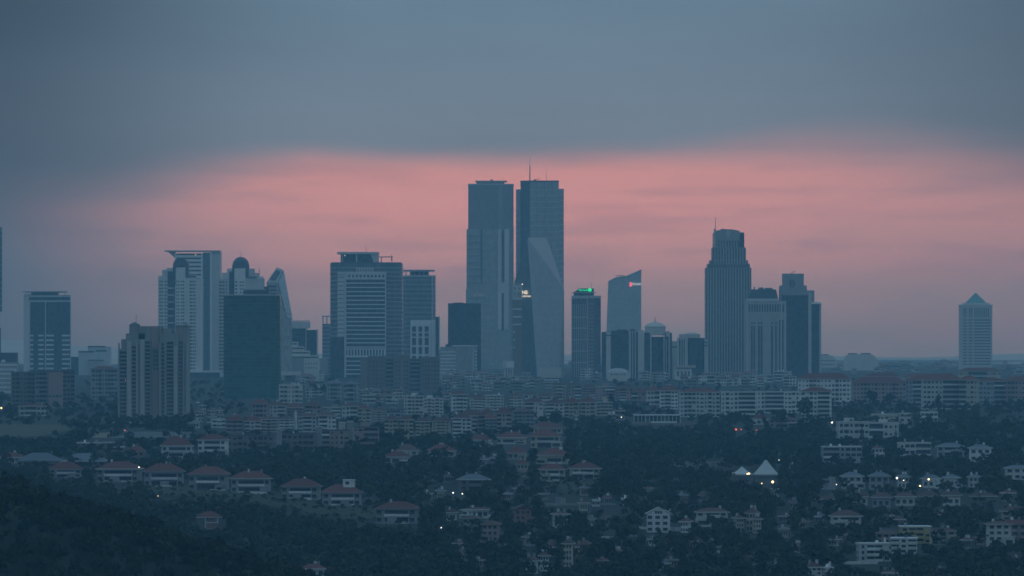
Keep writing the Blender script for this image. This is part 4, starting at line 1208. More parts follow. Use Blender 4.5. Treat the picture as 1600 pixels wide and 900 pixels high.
def house(label, xl, xr, rt, er, br, wall='white_plaster', roof='red_tile', kind='villa', floors=None, name=None, cat='house', group=None, rz=None, shut=True, depth=None, windows='each', balc=True, gable=False, trim=None):
    trim = trim or wall
    if kind != 'block' and xl > 1240 and br > 690 and wall == 'white_plaster':
        wall = RNG.choice(('white_plaster', 'pale_concrete', 'pale_concrete', 'grey_concrete'))
        trim = 'white_plaster'
    xc = (xl + xr) / 2.0
    Y = place(xc, br)
    k = Y / F
    X = (xc - 800.0) * k
    zg = float(terrain(X, Y))
    hip = roof in ('red_tile', 'brown_tile', 'grey_roof') and kind != 'flat'
    ov = 0.9 if hip else 0.25
    W = (xr - xl) * k
    rz = RNG.uniform(-0.2, 0.2) if rz is None else rz
    w = W - 2 * ov
    d = depth or max(7.0, min(15.0, w * 0.62))
    w = max(3.0, (w - d * abs(math.sin(rz)) * 0.6))
    ze, zr = (br - er) * k, (br - rt) * k
    ze = max(ze, 2.6)
    zr = max(zr, ze + 0.4)
    RECTS.append((xl, xr, rt, br))
    root = empty(name or 'house', label, cat, (X, Y, zg), rz, group)
    h = w / 2
    MB().box(-h, h, 0, d, -6, ze).build('wall', wall, root)
    if gable:
        b = MB()
        for y in (-ov, d + ov):
            b.v += [(-h - 0.8, y, ze), (0, y, zr), (h + 0.8, y, ze), (h + 0.8, y, ze + 0.35), (0, y, zr + 0.4), (-h - 0.8, y, ze + 0.35)]
        b.f = [(0, 1, 4, 5), (1, 2, 3, 4), (11, 10, 7, 6), (10, 9, 8, 7), (5, 4, 10, 11), (4, 3, 9, 10), (0, 6, 7, 1), (1, 7, 8, 2), (0, 5, 11, 6), (2, 8, 9, 3)]
        b.build('roof', roof, root)
        b = MB()
        b.v = [(-h, 0, ze), (h, 0, ze), (0, 0, zr - 0.2), (-h, d, ze), (h, d, ze), (0, d, zr - 0.2)]
        b.f = [(0, 1, 2), (5, 4, 3)]
        b.build('gable_wall', wall, root)
        for q in (-0.16, -0.05, 0.06):
            boxpart('attic_window', 'window_glass', root, q * w, q * w + 0.09 * w, -0.06, 0.1, ze + 0.3, ze + (zr - ze) * 0.55)
    elif hip:
        r = MB().hip(-h - ov, h + ov, -ov, d + ov, ze + 0.25, zr, min(d / 2 + ov, w * 0.42)).build('roof', roof, root)
        boxpart('eave', 'white_plaster' if RNG.random() < 0.6 else wall, root, -h - ov, h + ov, -ov, d + ov, ze - 0.1, ze + 0.24)
        for c_ in range(RNG.choice((1, 2, 2))):
            cx, cyy = RNG.uniform(-h * 0.6, h * 0.6), d * RNG.uniform(0.35, 0.6)
            if RNG.random() < 0.5:
                ax = RNG.uniform(-h * 0.7, h * 0.7)
                MB().tube((ax, d * 0.5, ze + 0.4), (ax, d * 0.5, zr + RNG.uniform(0.8, 2.0)), 0.07, 4).build('aerial', 'steel', root)
            o = boxpart('chimney', RNG.choice(('white_plaster', wall, 'tan_concrete')), r, cx - 0.45, cx + 0.45, cyy, cyy + 0.7, (ze + zr) / 2 - 0.3, zr + 0.9)
    else:
        boxpart('roof', roof, root, -h - ov, h + ov, -ov, d + ov, ze, ze + 0.45)
        if zr > ze + 2.2:
            q = RNG.uniform(-0.35, 0.1) * w
            boxpart('roof_hut', wall, root, q, q + w * 0.3, d * 0.3, d * 0.75, ze + 0.45, zr)
    fl = floors or max(1, int(round(ze / 3.2)))
    if kind != 'block' and group != VG and W > 7 and RNG.random() < 0.6:
        # a lower wing set forward on one side, with its terrace
        sg = RNG.choice((-1, 1))
        aw, ah = w * RNG.uniform(0.3, 0.5), ze * RNG.uniform(0.35, 0.62)
        x0_, x1_ = (h - aw, h + 0.8) if sg > 0 else (-h - 0.8, -h + aw)
        pr = RNG.uniform(1.8, 3.6)
        boxpart('wing', wall, root, x0_, x1_, -pr, 0.4, -6, ah)
        boxpart('terrace_rail', RNG.choice(('white_plaster', wall)), root, x0_ - 0.2, x1_ + 0.2, -pr - 0.3, -pr + 0.1, ah, ah + RNG.uniform(0.5, 1.0))
        boxpart('wing_opening', 'window_glass', root, x0_ + aw * 0.15, x1_ - aw * 0.2, -pr - 0.06, -pr + 0.1, ah * 0.25, ah * 0.8)
    if not hip and not gable:
        for c_ in range(RNG.randrange(1, 5)):
            cx, q_ = RNG.uniform(-h * 0.85, h * 0.7), RNG.uniform(0.6, 1.6)
            boxpart('roof_tank', RNG.choice(('white_steel', 'grey_concrete', 'dark_panel', wall)), root, cx, cx + q_, d * 0.2, d * 0.2 + q_, ze + 0.45, ze + 0.45 + RNG.uniform(0.7, 2.0))
    fh = ze / fl
    wh = min(1.7, fh * 0.52)
    if kind == 'villa':
        nb = max(3, int(round(w / 3.3)))
        mid = (int(nb * 0.3), nb - 1 - int(nb * 0.3)) if (balc and nb >= 4) else (99, -1)
        bw = w / nb
        for f in range(fl):
            z0 = f * fh + fh * 0.26
            for i in range(nb):
                x0 = -h + bw * (i + 0.5)
                if mid[0] <= i <= mid[1]:
                    if i == mid[0]:
                        x1 = -h + bw * (mid[1] + 0.5)
                        boxpart('balcony_door', 'window_glass', root, x0 - bw * 0.4, x1 + bw * 0.4, -0.05, 0.2, f * fh + 0.15, z0 + wh)
                        if f > 0 or RNG.random() < 0.5:
                            boxpart('balcony', trim, root, x0 - bw * 0.5, x1 + bw * 0.5, -1.5, -0.06, f * fh - 0.12, f * fh + 0.95)
                    continue
                ww = min(1.5, bw * 0.42)
                boxpart('window', 'window_glass', root, x0 - ww, x0 + ww * 0.4, -0.06, 0.15, z0, z0 + wh)
            for sgn in (-1, 1):
                if (rz > 0.05 and sgn > 0) or (rz < -0.05 and sgn < 0):
                    for q in (0.3, 0.7):
                        boxpart('window', 'window_glass', root, sgn * h - 0.1, sgn * h + 0.1, d * q - 0.6, d * q + 0.6, z0, z0 + wh)
    else:
        nb = max(3, int(round(w / 2.9)))
        bw = w / nb
        bal = [i for i in range(nb) if (i + nb) % 4 == RNG.randrange(4)] if balc else []
        if shut:
            bal = [i for i in (nb // 4, nb - 1 - nb // 4) if balc]
        style = RNG.choice((0, 1, 1, 2))
        lo_, hi_ = (0, 0)
        if style == 1 and balc and nb >= 4:
            lo_, hi_ = RNG.choice(((0, nb // 2), (nb - nb // 2, nb), (nb // 4, nb // 4 + nb // 2)))
            bal = []
        wd = [RNG.choice((0.16, 0.24, 0.30, 0.40)) for _ in range(nb)]
        hd = [RNG.choice((0.75, 1.0, 1.0)) for _ in range(nb)]
        for f in range(fl):
            z0 = f * fh + fh * 0.30
            m = MB()
            for i in range(nb):
                if i in bal or lo_ <= i < hi_:
                    continue
                x0 = -h + bw * (i + 0.5)
                if RNG.random() < 0.07:
                    continue
                m.box(x0 - bw * wd[i], x0 + bw * wd[i], -0.06, 0.15, 0, wh * hd[i])
            for q in (0.25, 0.75):
                for sgn in (-1, 1):
                    m.box(sgn * h - 0.08, sgn * h + 0.08, d * q - 0.7, d * q + 0.7, 0, wh)
            o = m.build('window_row', 'window_glass', root, (0, 0, z0))
            o['kind'] = 'stuff'
            if hi_ > lo_:
                xa, xb = -h + bw * lo_ + 0.2, -h + bw * hi_ - 0.2
                boxpart('loggia', 'window_glass', root, xa, xb, -0.05, 0.15, f * fh + 0.9, f * fh + fh * 0.86)
                boxpart('balcony_band', RNG.choice((wall, 'white_plaster')), root, xa, xb, -1.2, -0.06, f * fh - 0.1, f * fh + 0.95)
            for i in bal:
                x0 = -h + bw * (i + 0.5)
                boxpart('balcony_door', 'window_glass', root, x0 - bw * 0.46, x0 + bw * 0.46, -0.05, 0.15, f * fh + 0.1, z0 + wh)
                boxpart('balcony', wall, root, x0 - bw * 0.5, x0 + bw * 0.5, -1.3, -0.06, f * fh - 0.1, f * fh + 0.9)
    return root


VG = 'red-roofed villas along the lawn'
for i, (a, c, r0, r1, r2, lb) in enumerate((
        (75, 131, 722, 734, 747, 'red-roofed villa at the left end of the lawn row, half sunk in dark trees'),
        (148, 221, 721.5, 733.5, 754, 'long red-roofed villa with a lamp at its right eave, second in the lawn row'),
        (222, 291, 724.5, 737, 761, 'red-roofed villa with ridge chimney, third in the lawn row'),
        (291, 358, 729, 741.5, 767, 'red-roofed villa with white terrace wall, fourth in the lawn row'),
        (358, 427, 736, 748, 771, 'red-roofed villa with three ridge chimneys, fifth in the lawn row'),
        (436, 502, 748.5, 761, 781, 'red-roofed villa beside the wide gap, sixth in the lawn row'),
        (501, 569, 757, 770.5, 791, 'red-roofed villa with a white rooftop room, seventh in the lawn row'),
        (583, 656, 784.5, 796, 819, 'red-roofed villa lowest and rightmost in the lawn row'))):
    o = house(lb, a, c, r0, r1, r2, 'tan_concrete' if i % 2 else 'grey_concrete', 'red_tile', 'villa', 2, 'villa', 'villa', VG, rz=0.06 * (-1) ** i, trim='white_plaster')
    k_ = o.location.y / F
    q_ = RNG.uniform(-0.3, 0.1)
    boxpart('terrace_wall', 'white_plaster' if i in (2, 3, 4) else 'tan_concrete', o, (c - a) * k_ * q_, (c - a) * k_ * (q_ + 0.36), -4.2, -3.8, -2, 0.8)
    boxpart('porch', 'tan_concrete', o, (c - a) * k_ * (q_ + 0.1), (c - a) * k_ * (q_ + 0.3), -2.6, 0.2, -2, RNG.uniform(2.4, 3.2))
    if i == 6:
        k_ = o.location.y / F
        boxpart('rooftop_room', 'white_plaster', o, 2 * k_, 20 * k_, 3, 9, 20 * k_, 40 * k_)
        boxpart('room_roof', 'white_panel', o, 1 * k_, 21 * k_, 2.6, 9.4, 40 * k_, 41 * k_)
        boxpart('room_window', 'window_glass', o, 5 * k_, 11 * k_, 2.9, 3.2, 33.5 * k_, 38 * k_)

SG_ = 'stacked red-roofed villas on the wooded slope'
for a, c, r0, r1, r2, lb in (
        (773, 823, 674.5, 684, 694, 'wide red-roofed villa, top of the shorter stack beside the pavilion wood'),
        (790, 824, 698, 708, 718, 'red-roofed villa in the middle of the shorter stack'),
        (806, 828, 718, 726, 735, 'small villa storey below the middle of the shorter stack'),
        (811, 829, 735, 739, 746, 'smallest villa, lowest of the shorter stack'),
        (831, 883, 659.5, 668.5, 678, 'red-roofed villa, highest of the taller stack'),
        (827, 878, 671.5, 682, 700, 'three-storey red-roofed villa, second of the taller stack'),
        (837, 891, 701, 712, 725, 'broad red-roofed villa, third of the taller stack'),
        (842, 887, 725, 734, 752, 'red-roofed villa with white terraces, lowest of the taller stack'),
        (891, 943, 722.5, 732.5, 749, 'red-roofed villa above a small lawn, right of the taller stack'),
        (732, 770, 679, 688, 698, 'small red-roofed house with twin gables left of the shorter stack'),
        (668, 716, 694.5, 705, 714, 'red-roofed house with dark lower storey on the wooded slope'),
        (618, 657, 694, 705, 712, 'brown-roofed house behind the small white house on the slope'),
        (600, 642, 705, 714, 725, 'small white house with hipped roof among dense trees')):
    house(lb, a, c, r0, r1, r2, 'cream_plaster' if a > 770 else 'pale_concrete', 'red_tile' if a != 618 else 'brown_tile', 'villa', None, 'villa', 'villa', SG_, trim='white_plaster')

H = house
H('white three-storey house with red hipped roof behind the lawn row', 250, 304, 682, 697, 716, rz=0.1)
H('white red-roofed house with pale eave line right of its twin', 306, 357, 679, 688, 714, rz=-0.08)
H('brown house with reddish roof beside the two white houses', 354, 392, 678, 690, 706, 'rose_plaster', 'brown_tile')
H('low red roof at the left edge above the grey roofs', -6, 36, 707, 715, 724, 'pale_concrete')
H('long grey-roofed hall, left one of the twin-peaked pair', 24, 98, 708, 721, 730, 'brown_brick', 'grey_roof', rz=0.03, floors=1)
H('long grey-roofed hall, right one of the twin-peaked pair', 92, 168, 709, 721.5, 730, 'brown_brick', 'grey_roof', rz=-0.03, floors=1)
H('flat-roofed modern house with dark walls, left of a pair', 118, 158, 690, 693, 706, 'brown_brick', 'pale_concrete', 'flat', 2)
H('flat-roofed modern house with dark walls, right of a pair', 157, 194, 689.5, 692.5, 706, 'brown_brick', 'pale_concrete', 'flat', 2)
H('small red roof just right of the flat-roofed pair', 199, 228, 697, 706, 714, 'rose_plaster')
H('terraced brown building with planted roof, leftmost of four', 352, 430, 675, 681, 708, 'brown_brick', 'dark_roof', 'flat', 3, cat='building', balc=True)
H('terraced brown building with pale chimney tower, second of four', 430, 492, 673, 679, 706, 'brown_brick', 'dark_roof', 'flat', 3, cat='building')
H('terraced brown building with green roof, third of four', 492, 546, 667, 673, 704, 'rose_plaster', 'dark_roof', 'flat', 4, cat='building')
H('terraced pinkish building with dark roof, tallest and rightmost of four', 543, 592, 660, 668, 702, 'rose_plaster', 'dark_roof', 'flat', 4, cat='building')
for (a, c, r0, r2, lb) in ((432, 440, 671, 704, 'pale slab chimney tower on the second terraced building'), (493.5, 503, 667, 700, 'pale slab chimney tower on the third terraced building'), (529, 539, 660.5, 690, 'ochre slab chimney tower behind the terraced buildings'), (543, 552, 659, 698, 'pale slab chimney tower on the rightmost terraced building')):
    Y_ = place((a + c) / 2, r2 + 5) - 4
    k_ = Y_ / F
    X_ = ((a + c) / 2 - 800) * k_
    zg_ = float(terrain(X_, Y_))
    rt_ = empty('chimney_tower', lb, 'chimney', (X_, Y_, zg_))
    zt_ = HC - (r0 - YH) * k_ - zg_
    boxpart('shaft', 'cream_plaster' if a == 529 else 'tan_concrete', rt_, -(c - a) * k_ / 2, (c - a) * k_ / 2, 0, 4, -4, zt_)
    boxpart('cap', 'pale_concrete', rt_, -(c - a) * k_ / 2 - 0.2, (c - a) * k_ / 2 + 0.2, -0.2, 4.2, zt_, zt_ + 0.4)
H('dark house with broad grey roof and lit ground floor', 716, 769, 741, 750, 768, 'brown_brick', 'grey_roof')
H('house with cupola and red roof at the bottom edge', 470, 513, 883, 891, 905, 'white_plaster')
H('white-framed house with arched roof windows right of the lowest lawn villa', 718, 769, 793, 797, 810, 'white_plaster', 'brown_tile')
H('tan stone block below the white-framed house', 720, 754, 806, 811, 838, 'tan_concrete', 'brown_tile', floors=3)
H('rose-coloured block beside the tan stone block', 750, 783, 814, 820, 848, 'rose_plaster', 'brown_tile', floors=3)
H('white house with brown roof left of the white-framed house', 694, 716, 796, 802, 815, 'pale_concrete', 'brown_tile')
H('small red roof low beside the rose-coloured block', 778, 800, 854, 861, 870, 'rose_plaster')
H('tiny red-roofed house by the path among trees', 706, 726, 847, 853, 861, 'pale_concrete')
H('small cream house with red roof below the tiny red one', 716, 734, 863, 868, 878, 'cream_plaster')
H('red-brown chalet with white gable boards', 802, 834, 790, 797, 822, 'red_brick', 'brown_tile', floors=3, gable=True)
H('pale ruined house among trees right of the chalet', 862, 893, 799, 804, 825, 'pale_concrete', 'brown_tile', floors=2)
H('slim four-storey cream house on the lower slope', 876, 898, 842, 850, 886, 'cream_plaster', 'brown_tile', floors=4)
H('olive side house attached to the slim cream house', 896, 907, 850, 856, 870, 'yellow_plaster', 'brown_tile', floors=2)
H('red-brown house right of the slim cream house', 904, 921, 845, 851, 878, 'red_brick', 'brown_tile', floors=3)
H('white row house with arched windows near the bottom edge', 814, 842, 869, 877, 897, 'white_plaster', 'brown_tile', floors=3)
H('taller white row house right of the arched one', 841, 861, 864, 870, 894, 'white_plaster', 'brown_tile', floors=3)
H('brown hillside house behind the slim cream house', 850, 876, 848, 856, 868, 'brown_brick', 'brown_tile')
H('white timber mansion with gabled front and many windows', 1010, 1048, 794, 804, 832, 'white_plaster', 'pale_concrete', 'villa', 3, rz=0.0, balc=False, gable=True)
H('small white lodge with red roof right of the white mansion', 1060, 1079, 810, 816, 833, 'white_plaster', floors=2)
H('white garden house behind the white mansion', 1029, 1049, 788, 792, 800, 'pale_concrete', 'brown_tile')
H('grey villa with long brown roof behind trees', 1086, 1141, 794, 801, 823, 'pale_concrete', 'brown_tile', floors=3)
H('cream villa with turret roof right of the grey villa', 1162, 1186, 794, 803, 832, 'cream_plaster', 'brown_tile', floors=3)
H('cream villa wing with balconies left of the turret', 1148, 1166, 806, 811, 833, 'cream_plaster', 'brown_tile', floors=3)
H('cream villa wing right of the turret', 1174, 1193, 807, 812, 834, 'cream_plaster', 'brown_tile', floors=3)
H('white flat-roofed garage beside the path', 968, 986, 782, 785, 790, 'white_plaster', 'pale_concrete', 'flat', 1)
H('small white hut beside the path', 926, 936, 785, 787, 792, 'white_plaster', 'pale_concrete', 'flat', 1)

# right side
H('white block with red roof and balcony columns, tallest of the right row', 1244, 1331, 583, 592, 634, 'white_plaster', 'red_tile', 'block', 6, 'apartment_block', 'apartment block', rz=-0.12)
H('long rosy-grey block with red roof right of the white balcony block', 1331, 1418, 589, 598, 631, 'rose_plaster', 'red_tile', 'block', 5, 'apartment_block', 'apartment block', rz=0.02)
H('grey block with red roof in the middle of the right row', 1412, 1474, 587, 595, 636, 'grey_concrete', 'red_tile', 'block', 6, 'apartment_block', 'apartment block', rz=-0.1)
H('pale block with wide red roof behind the tall dark trees', 1440, 1506, 584, 594, 640, 'pale_concrete', 'red_tile', 'block', 6, 'apartment_block', 'apartment block', rz=0.03)
H('cream end block with balconies right of the wide red roof', 1496, 1530, 587, 594, 640, 'cream_plaster', 'red_tile', 'block', 6, 'apartment_block', 'apartment block', rz=-0.15)
H('block with orange-cream storey under a red roof below the pyramid tower', 1498, 1566, 574.5, 580, 604, 'cream_plaster', 'red_tile', 'block', 3, 'apartment_block', 'apartment block', rz=0.05)
H('brownish block with loggias near the right edge', 1528, 1572, 590, 596, 632, 'grey_concrete', 'red_tile', 'block', 5, 'apartment_block', 'apartment block', rz=0.06)
H('block with red roof cut by the right edge', 1566, 1622, 588, 595, 632, 'rose_plaster', 'red_tile', 'block', 5, 'apartment_block', 'apartment block', rz=-0.05)
H('distant red-roofed block behind the rosy-grey block', 1348, 1410, 582, 589, 606, 'pale_concrete', 'red_tile', 'block', 3, 'apartment_block', 'apartment block', rz=0.0)
H('distant red-roofed block left of the pyramid tower foot', 1408, 1470, 584, 590, 606, 'pale_concrete', 'red_tile', 'block', 3, 'apartment_block', 'apartment block', rz=0.1)
H('white gabled end house at the left of the long white row', 1030, 1062, 602, 611, 640, 'white_plaster', 'red_tile', 'block', 5, 'apartment_block', 'apartment block', rz=0.1)
H('white apartment house with dormer gable in the long white row', 1060, 1127, 606, 613, 652, 'white_plaster', 'red_tile', 'block', 6, 'apartment_block', 'apartment block', rz=0.02)
H('white apartment house with stacked balconies in the long white row', 1125, 1182, 610, 613, 655, 'white_plaster', 'pale_concrete', 'block', 6, 'apartment_block', 'apartment block', rz=-0.1)
H('white flat-roofed apartment house with window bands in the long white row', 1182, 1250, 608, 612.5, 646, 'white_plaster', 'pale_concrete', 'block', 5, 'apartment_block', 'apartment block', rz=0.03)
H('white corner apartment house with red roof at the right end of the long white row', 1248, 1300, 605, 612, 660, 'white_plaster', 'red_tile', 'block', 7, 'apartment_block', 'apartment block', rz=-0.16)
H('red-roofed low house in front of the long white row', 1172, 1202, 648, 655, 664, 'white_plaster')
H('rose-coloured low house right of the red-roofed low house', 1200, 1248, 651, 656, 668, 'rose_plaster', 'brown_tile')
H('white modern house with railing, upper right slope', 1309, 1360, 653, 660, 690, 'white_plaster', 'pale_concrete', 'flat', 3, rz=0.1)
H('white modern house wing with terrace, right of the railing house', 1356, 1405, 655, 661, 684, 'pale_concrete', 'pale_concrete', 'flat', 2, rz=-0.1)
H('cream flat-roofed upper house behind the railing house', 1360, 1404, 644, 648, 658, 'cream_plaster', 'pale_concrete', 'flat', 1)
H('white house with tall windows among trees, upper right', 1438, 1466, 640, 644, 660, 'white_plaster', 'pale_concrete', 'flat', 2)
H('small white house left of the tall-windowed one', 1406, 1424, 641, 646, 668, 'pale_concrete', 'pale_concrete', 'flat', 3)
H('wide white house with two open balcony floors and roof tanks', 1285, 1348, 694, 699, 724, 'white_plaster', 'pale_concrete', 'flat', 3, rz=0.04)
H('white house with long flat cornice below the dark wood', 1404, 1456, 689, 692.5, 712, 'white_plaster', 'pale_concrete', 'flat', 2, rz=0.05)
H('white house with shallow hipped roof right of the cornice house', 1463, 1507, 692, 698, 714, 'white_plaster', 'grey_roof', rz=0.0)
H('white three-storey house half hidden by trees, upper right', 1514, 1552, 695, 701, 722, 'white_plaster', 'grey_roof', rz=0.06)
H('pale house with red-lit window cut by the right edge', 1570, 1612, 727, 732, 750, 'pale_concrete', 'grey_roof')
TG1, TG2 = 'upper row of white terraced villas', 'lower row of white terraced villas'
for a, c, r0, r1, r2, lb in ((1314, 1351, 738, 745, 764, 'leftmost villa of the upper terraced row'), (1357, 1393, 738, 745, 766, 'second villa of the upper terraced row'), (1401, 1424, 741, 746, 764, 'slim villa with a white street lamp, third of the upper terraced row'), (1440, 1472, 742, 749, 763, 'fourth villa of the upper terraced row, below a yellow lamp'), (1474, 1503, 741, 747, 762, 'fifth villa of the upper terraced row'), (1512, 1538, 741, 746, 762, 'rightmost villa of the upper terraced row')):
    H('white-balconied grey-roofed ' + lb, a, c, r0, r1, r2, 'white_plaster', 'grey_roof', group=TG1, name='villa', cat='villa', rz=0.05)
for a, c, r0, r1, r2, lb in ((1326, 1359, 769, 777, 790, 'leftmost villa of the lower terraced row'), (1360, 1395, 770, 778, 794, 'second villa of the lower terraced row'), (1396, 1433, 770, 777, 791, 'middle villa of the lower terraced row'), (1434, 1470, 768, 776, 790, 'fourth villa of the lower terraced row'), (1470, 1504, 768, 775, 791, 'rightmost villa of the lower terraced row')):
    H('white-balconied brown-roofed ' + lb, a, c, r0, r1, r2, 'white_plaster', 'brown_tile', group=TG2, name='villa', cat='villa', rz=-0.05)
H('brownish house with tiled roof left of the lower terraced row', 1272, 1310, 775, 781, 791, 'brown_brick', 'brown_tile')
H('wide pale house with big brown roof, alone in the lower right wood', 1297, 1350, 797, 807, 824, 'pale_concrete', 'brown_tile', floors=2)
H('low brown-roofed house right of the lower terraced row', 1515, 1560, 770, 776, 786, 'brown_brick', 'brown_tile')
H('low dark-roofed house below the lower terraced row', 1383, 1420, 808, 814, 822, 'brown_brick', 'brown_tile')
H('white blocky house, front of the lower right cluster', 1340, 1394, 847, 851, 878, 'white_plaster', 'pale_concrete', 'flat', 3, rz=0.1)
H('white flat-roofed house with dark garage openings in the lower right cluster', 1390, 1434, 839, 842, 866, 'white_plaster', 'white_panel', 'flat', 3, rz=-0.12)
H('rose-roofed house behind the white blocky house', 1366, 1406, 829, 834, 850, 'rose_plaster', 'brown_tile', floors=2)
H('yellow house with bright flat roof, top of the lower right cluster', 1406, 1457, 820.5, 824, 850, 'yellow_plaster', 'white_panel', 'flat', 3, rz=0.06)
H('cream house with rooftop tanks, right of the yellow house', 1452, 1499, 825, 830, 852, 'cream_plaster', 'brown_tile', floors=3)
H('grey-white three-storey house at the right edge', 1541, 1584, 815, 820, 856, 'white_plaster', 'brown_tile', floors=4, rz=0.1)
H('white house with red gable cut by the right edge', 1563, 1612, 812, 819, 850, 'rose_plaster', 'red_tile', floors=3)
H('cream house with pale arched roof at the right edge', 1564, 1612, 791, 799, 814, 'cream_plaster', 'brown_tile', floors=2)
H('small rose house left of the grey-white house', 1522, 1542, 838, 843, 852, 'rose_plaster', 'red_tile', floors=1)
H('white house with dark roof cut by the bottom edge', 1256, 1290, 880, 888, 906, 'white_plaster', 'brown_tile', floors=3)
H('small white tower house beside the white house at the bottom edge', 1290, 1301, 885, 889, 900, 'white_plaster', 'pale_concrete', 'flat', 2)
H('pale roofed house at the bottom edge right of centre cluster', 1374, 1410, 892, 896, 908, 'pale_concrete', 'brown_tile')
H('low pale shed among trees at the lower right', 1460, 1484, 892, 896, 903, 'pale_concrete', 'grey_roof')

# centre: packed district between the towers and the wood
for args in (
        ('long red-roofed terrace below the green glass tower', 391, 502, 627, 635, 652, 'rose_plaster', 'red_tile', 'block', 3),
        ('cream block with red roof behind the minaret', 405, 462, 648, 653, 676, 'cream_plaster', 'brown_tile', 'block', 4),
        ('white block with red roof right of the minaret', 464, 527, 644, 650, 674, 'white_plaster', 'brown_tile', 'block', 4),
        ('low red-roofed row left of the minaret', 352, 408, 650, 658, 674, 'rose_plaster', 'red_tile', 'block', 3),
        ('cream block with regular small windows in the packed district', 556, 604, 634, 640, 660, 'cream_plaster', 'brown_tile', 'block', 4),
        ('grey block beside the cream block in the packed district', 602, 634, 636, 641, 658, 'grey_concrete', 'dark_roof', 'block', 3),
        ('yellow-grey block with green roof left of the cream block', 504, 560, 632, 637, 654, 'tan_concrete', 'brown_tile', 'block', 3),
        ('pale block under the wide brown apartment block', 630, 692, 616, 621, 648, 'pale_concrete', 'pale_concrete', 'block', 5),
        ('tall white block with vertical piers below the glass office', 704, 760, 613, 619, 650, 'white_plaster', 'brown_tile', 'block', 6),
        ('white block with bright vertical strips right of the tall white block', 758, 789, 614, 618, 645, 'white_plaster', 'pale_concrete', 'block', 6),
        ('long pale block with pink eave in the packed district', 794, 862, 614, 620, 640, 'pale_concrete', 'brown_tile', 'block', 4),
        ('cream stepped block with red roof above the wood', 598, 672, 650, 657, 686, 'cream_plaster', 'brown_tile', 'block', 5),
        ('cream wide block with blank end wall above the wood', 672, 737, 649, 657, 684, 'cream_plaster', 'brown_tile', 'block', 5),
        ('cream block with pale blank strip left of the shorter villa stack', 733, 778, 645, 652, 676, 'tan_concrete', 'brown_tile', 'block', 4),
        ('brown-roofed cream block above the taller villa stack', 720, 800, 640, 650, 674, 'cream_plaster', 'brown_tile', 'block', 4),
        ('cream house behind the taller villa stack', 800, 838, 638, 643, 666, 'tan_concrete', 'brown_tile', 'block', 4),
        ('red-roofed block with white balcony bays at the edge of the wood', 879, 957, 623, 631, 652, 'cream_plaster', 'red_tile', 'block', 4),
        ('rosy block with white gable left of the red-roofed terrace', 930, 990, 601, 607, 626, 'rose_plaster', 'red_tile', 'block', 4),
        ('red-roofed terrace left of the long white row', 984, 1034, 606, 614, 632, 'rose_plaster', 'red_tile', 'block', 3),
        ('brown-roofed block above the taller villa stack on its right', 818, 882, 624, 631, 654, 'pale_concrete', 'brown_tile', 'block', 4),
        ('rosy brick block below the crystal tower', 862, 932, 599, 605, 624, 'rose_plaster', 'brown_tile', 'block', 4),
        ('grey block with a dark central portal right of the green glass tower', 436, 474, 599, 602, 630, 'pale_concrete', 'pale_concrete', 'block', 4),
        ('grey low block left of the wide brown apartment block', 508, 560, 597, 601, 626, 'grey_concrete', 'grey_roof', 'block', 4),
        ('brown apartment block with narrow balconies at far left', 17, 56, 578, 582, 637, 'brown_brick', 'dark_roof', 'block', 8),
        ('grey-brown apartment block with bay fronts at far left', 54, 80, 577, 581, 637, 'tan_concrete', 'dark_roof', 'block', 8),
        ('apartment block with a tall blank rose end wall at far left', 75, 98, 577, 581, 638, 'rose_plaster', 'dark_roof', 'block', 1),
        ('dark apartment block right of the rose end wall', 97, 117, 575, 579, 634, 'brown_brick', 'dark_roof', 'block', 8),
        ('pale apartment block with red parapet left of the ribbed beige tower', 141, 186, 572, 577, 624, 'tan_concrete', 'red_tile', 'block', 7),
        ('long low grey wall building at far left above the grass mound', 28, 80, 632, 635, 650, 'pale_concrete', 'pale_concrete', 'block', 2)):
    lb, a, c, r0, r1, r2, wl, rf, kd, fl = args
    n = max(1, int(round((c - a) / 26.0))) if a > 330 else 1
    ORD = ('first', 'second', 'third', 'fourth', 'fifth')
    for i in range(n):
        x0, x1 = a + (c - a) * i / n, a + (c - a) * (i + 1) / n
        dh, db = (RNG.uniform(-3.5, 3.0), RNG.uniform(-2.5, 2.5)) if n > 1 else (0, 0)
        H(lb if n == 1 else '%s from left, %s' % (ORD[i], lb), x0, x1 + (1 if n > 1 else 0), r0 + dh, r1 + dh, r2 + db, wl if i % 2 == 0 else RNG.choice((wl, 'white_plaster', 'pale_concrete')),
          rf if RNG.random() < 0.7 else RNG.choice(('brown_tile', 'pale_concrete', 'red_tile')), kd, fl, 'apartment_block', 'apartment block', rz=RNG.uniform(-0.2, 0.2), balc=fl > 1)

# filler blocks of the packed district: too many alike to tell apart
FG = 'packed low blocks of the central district'


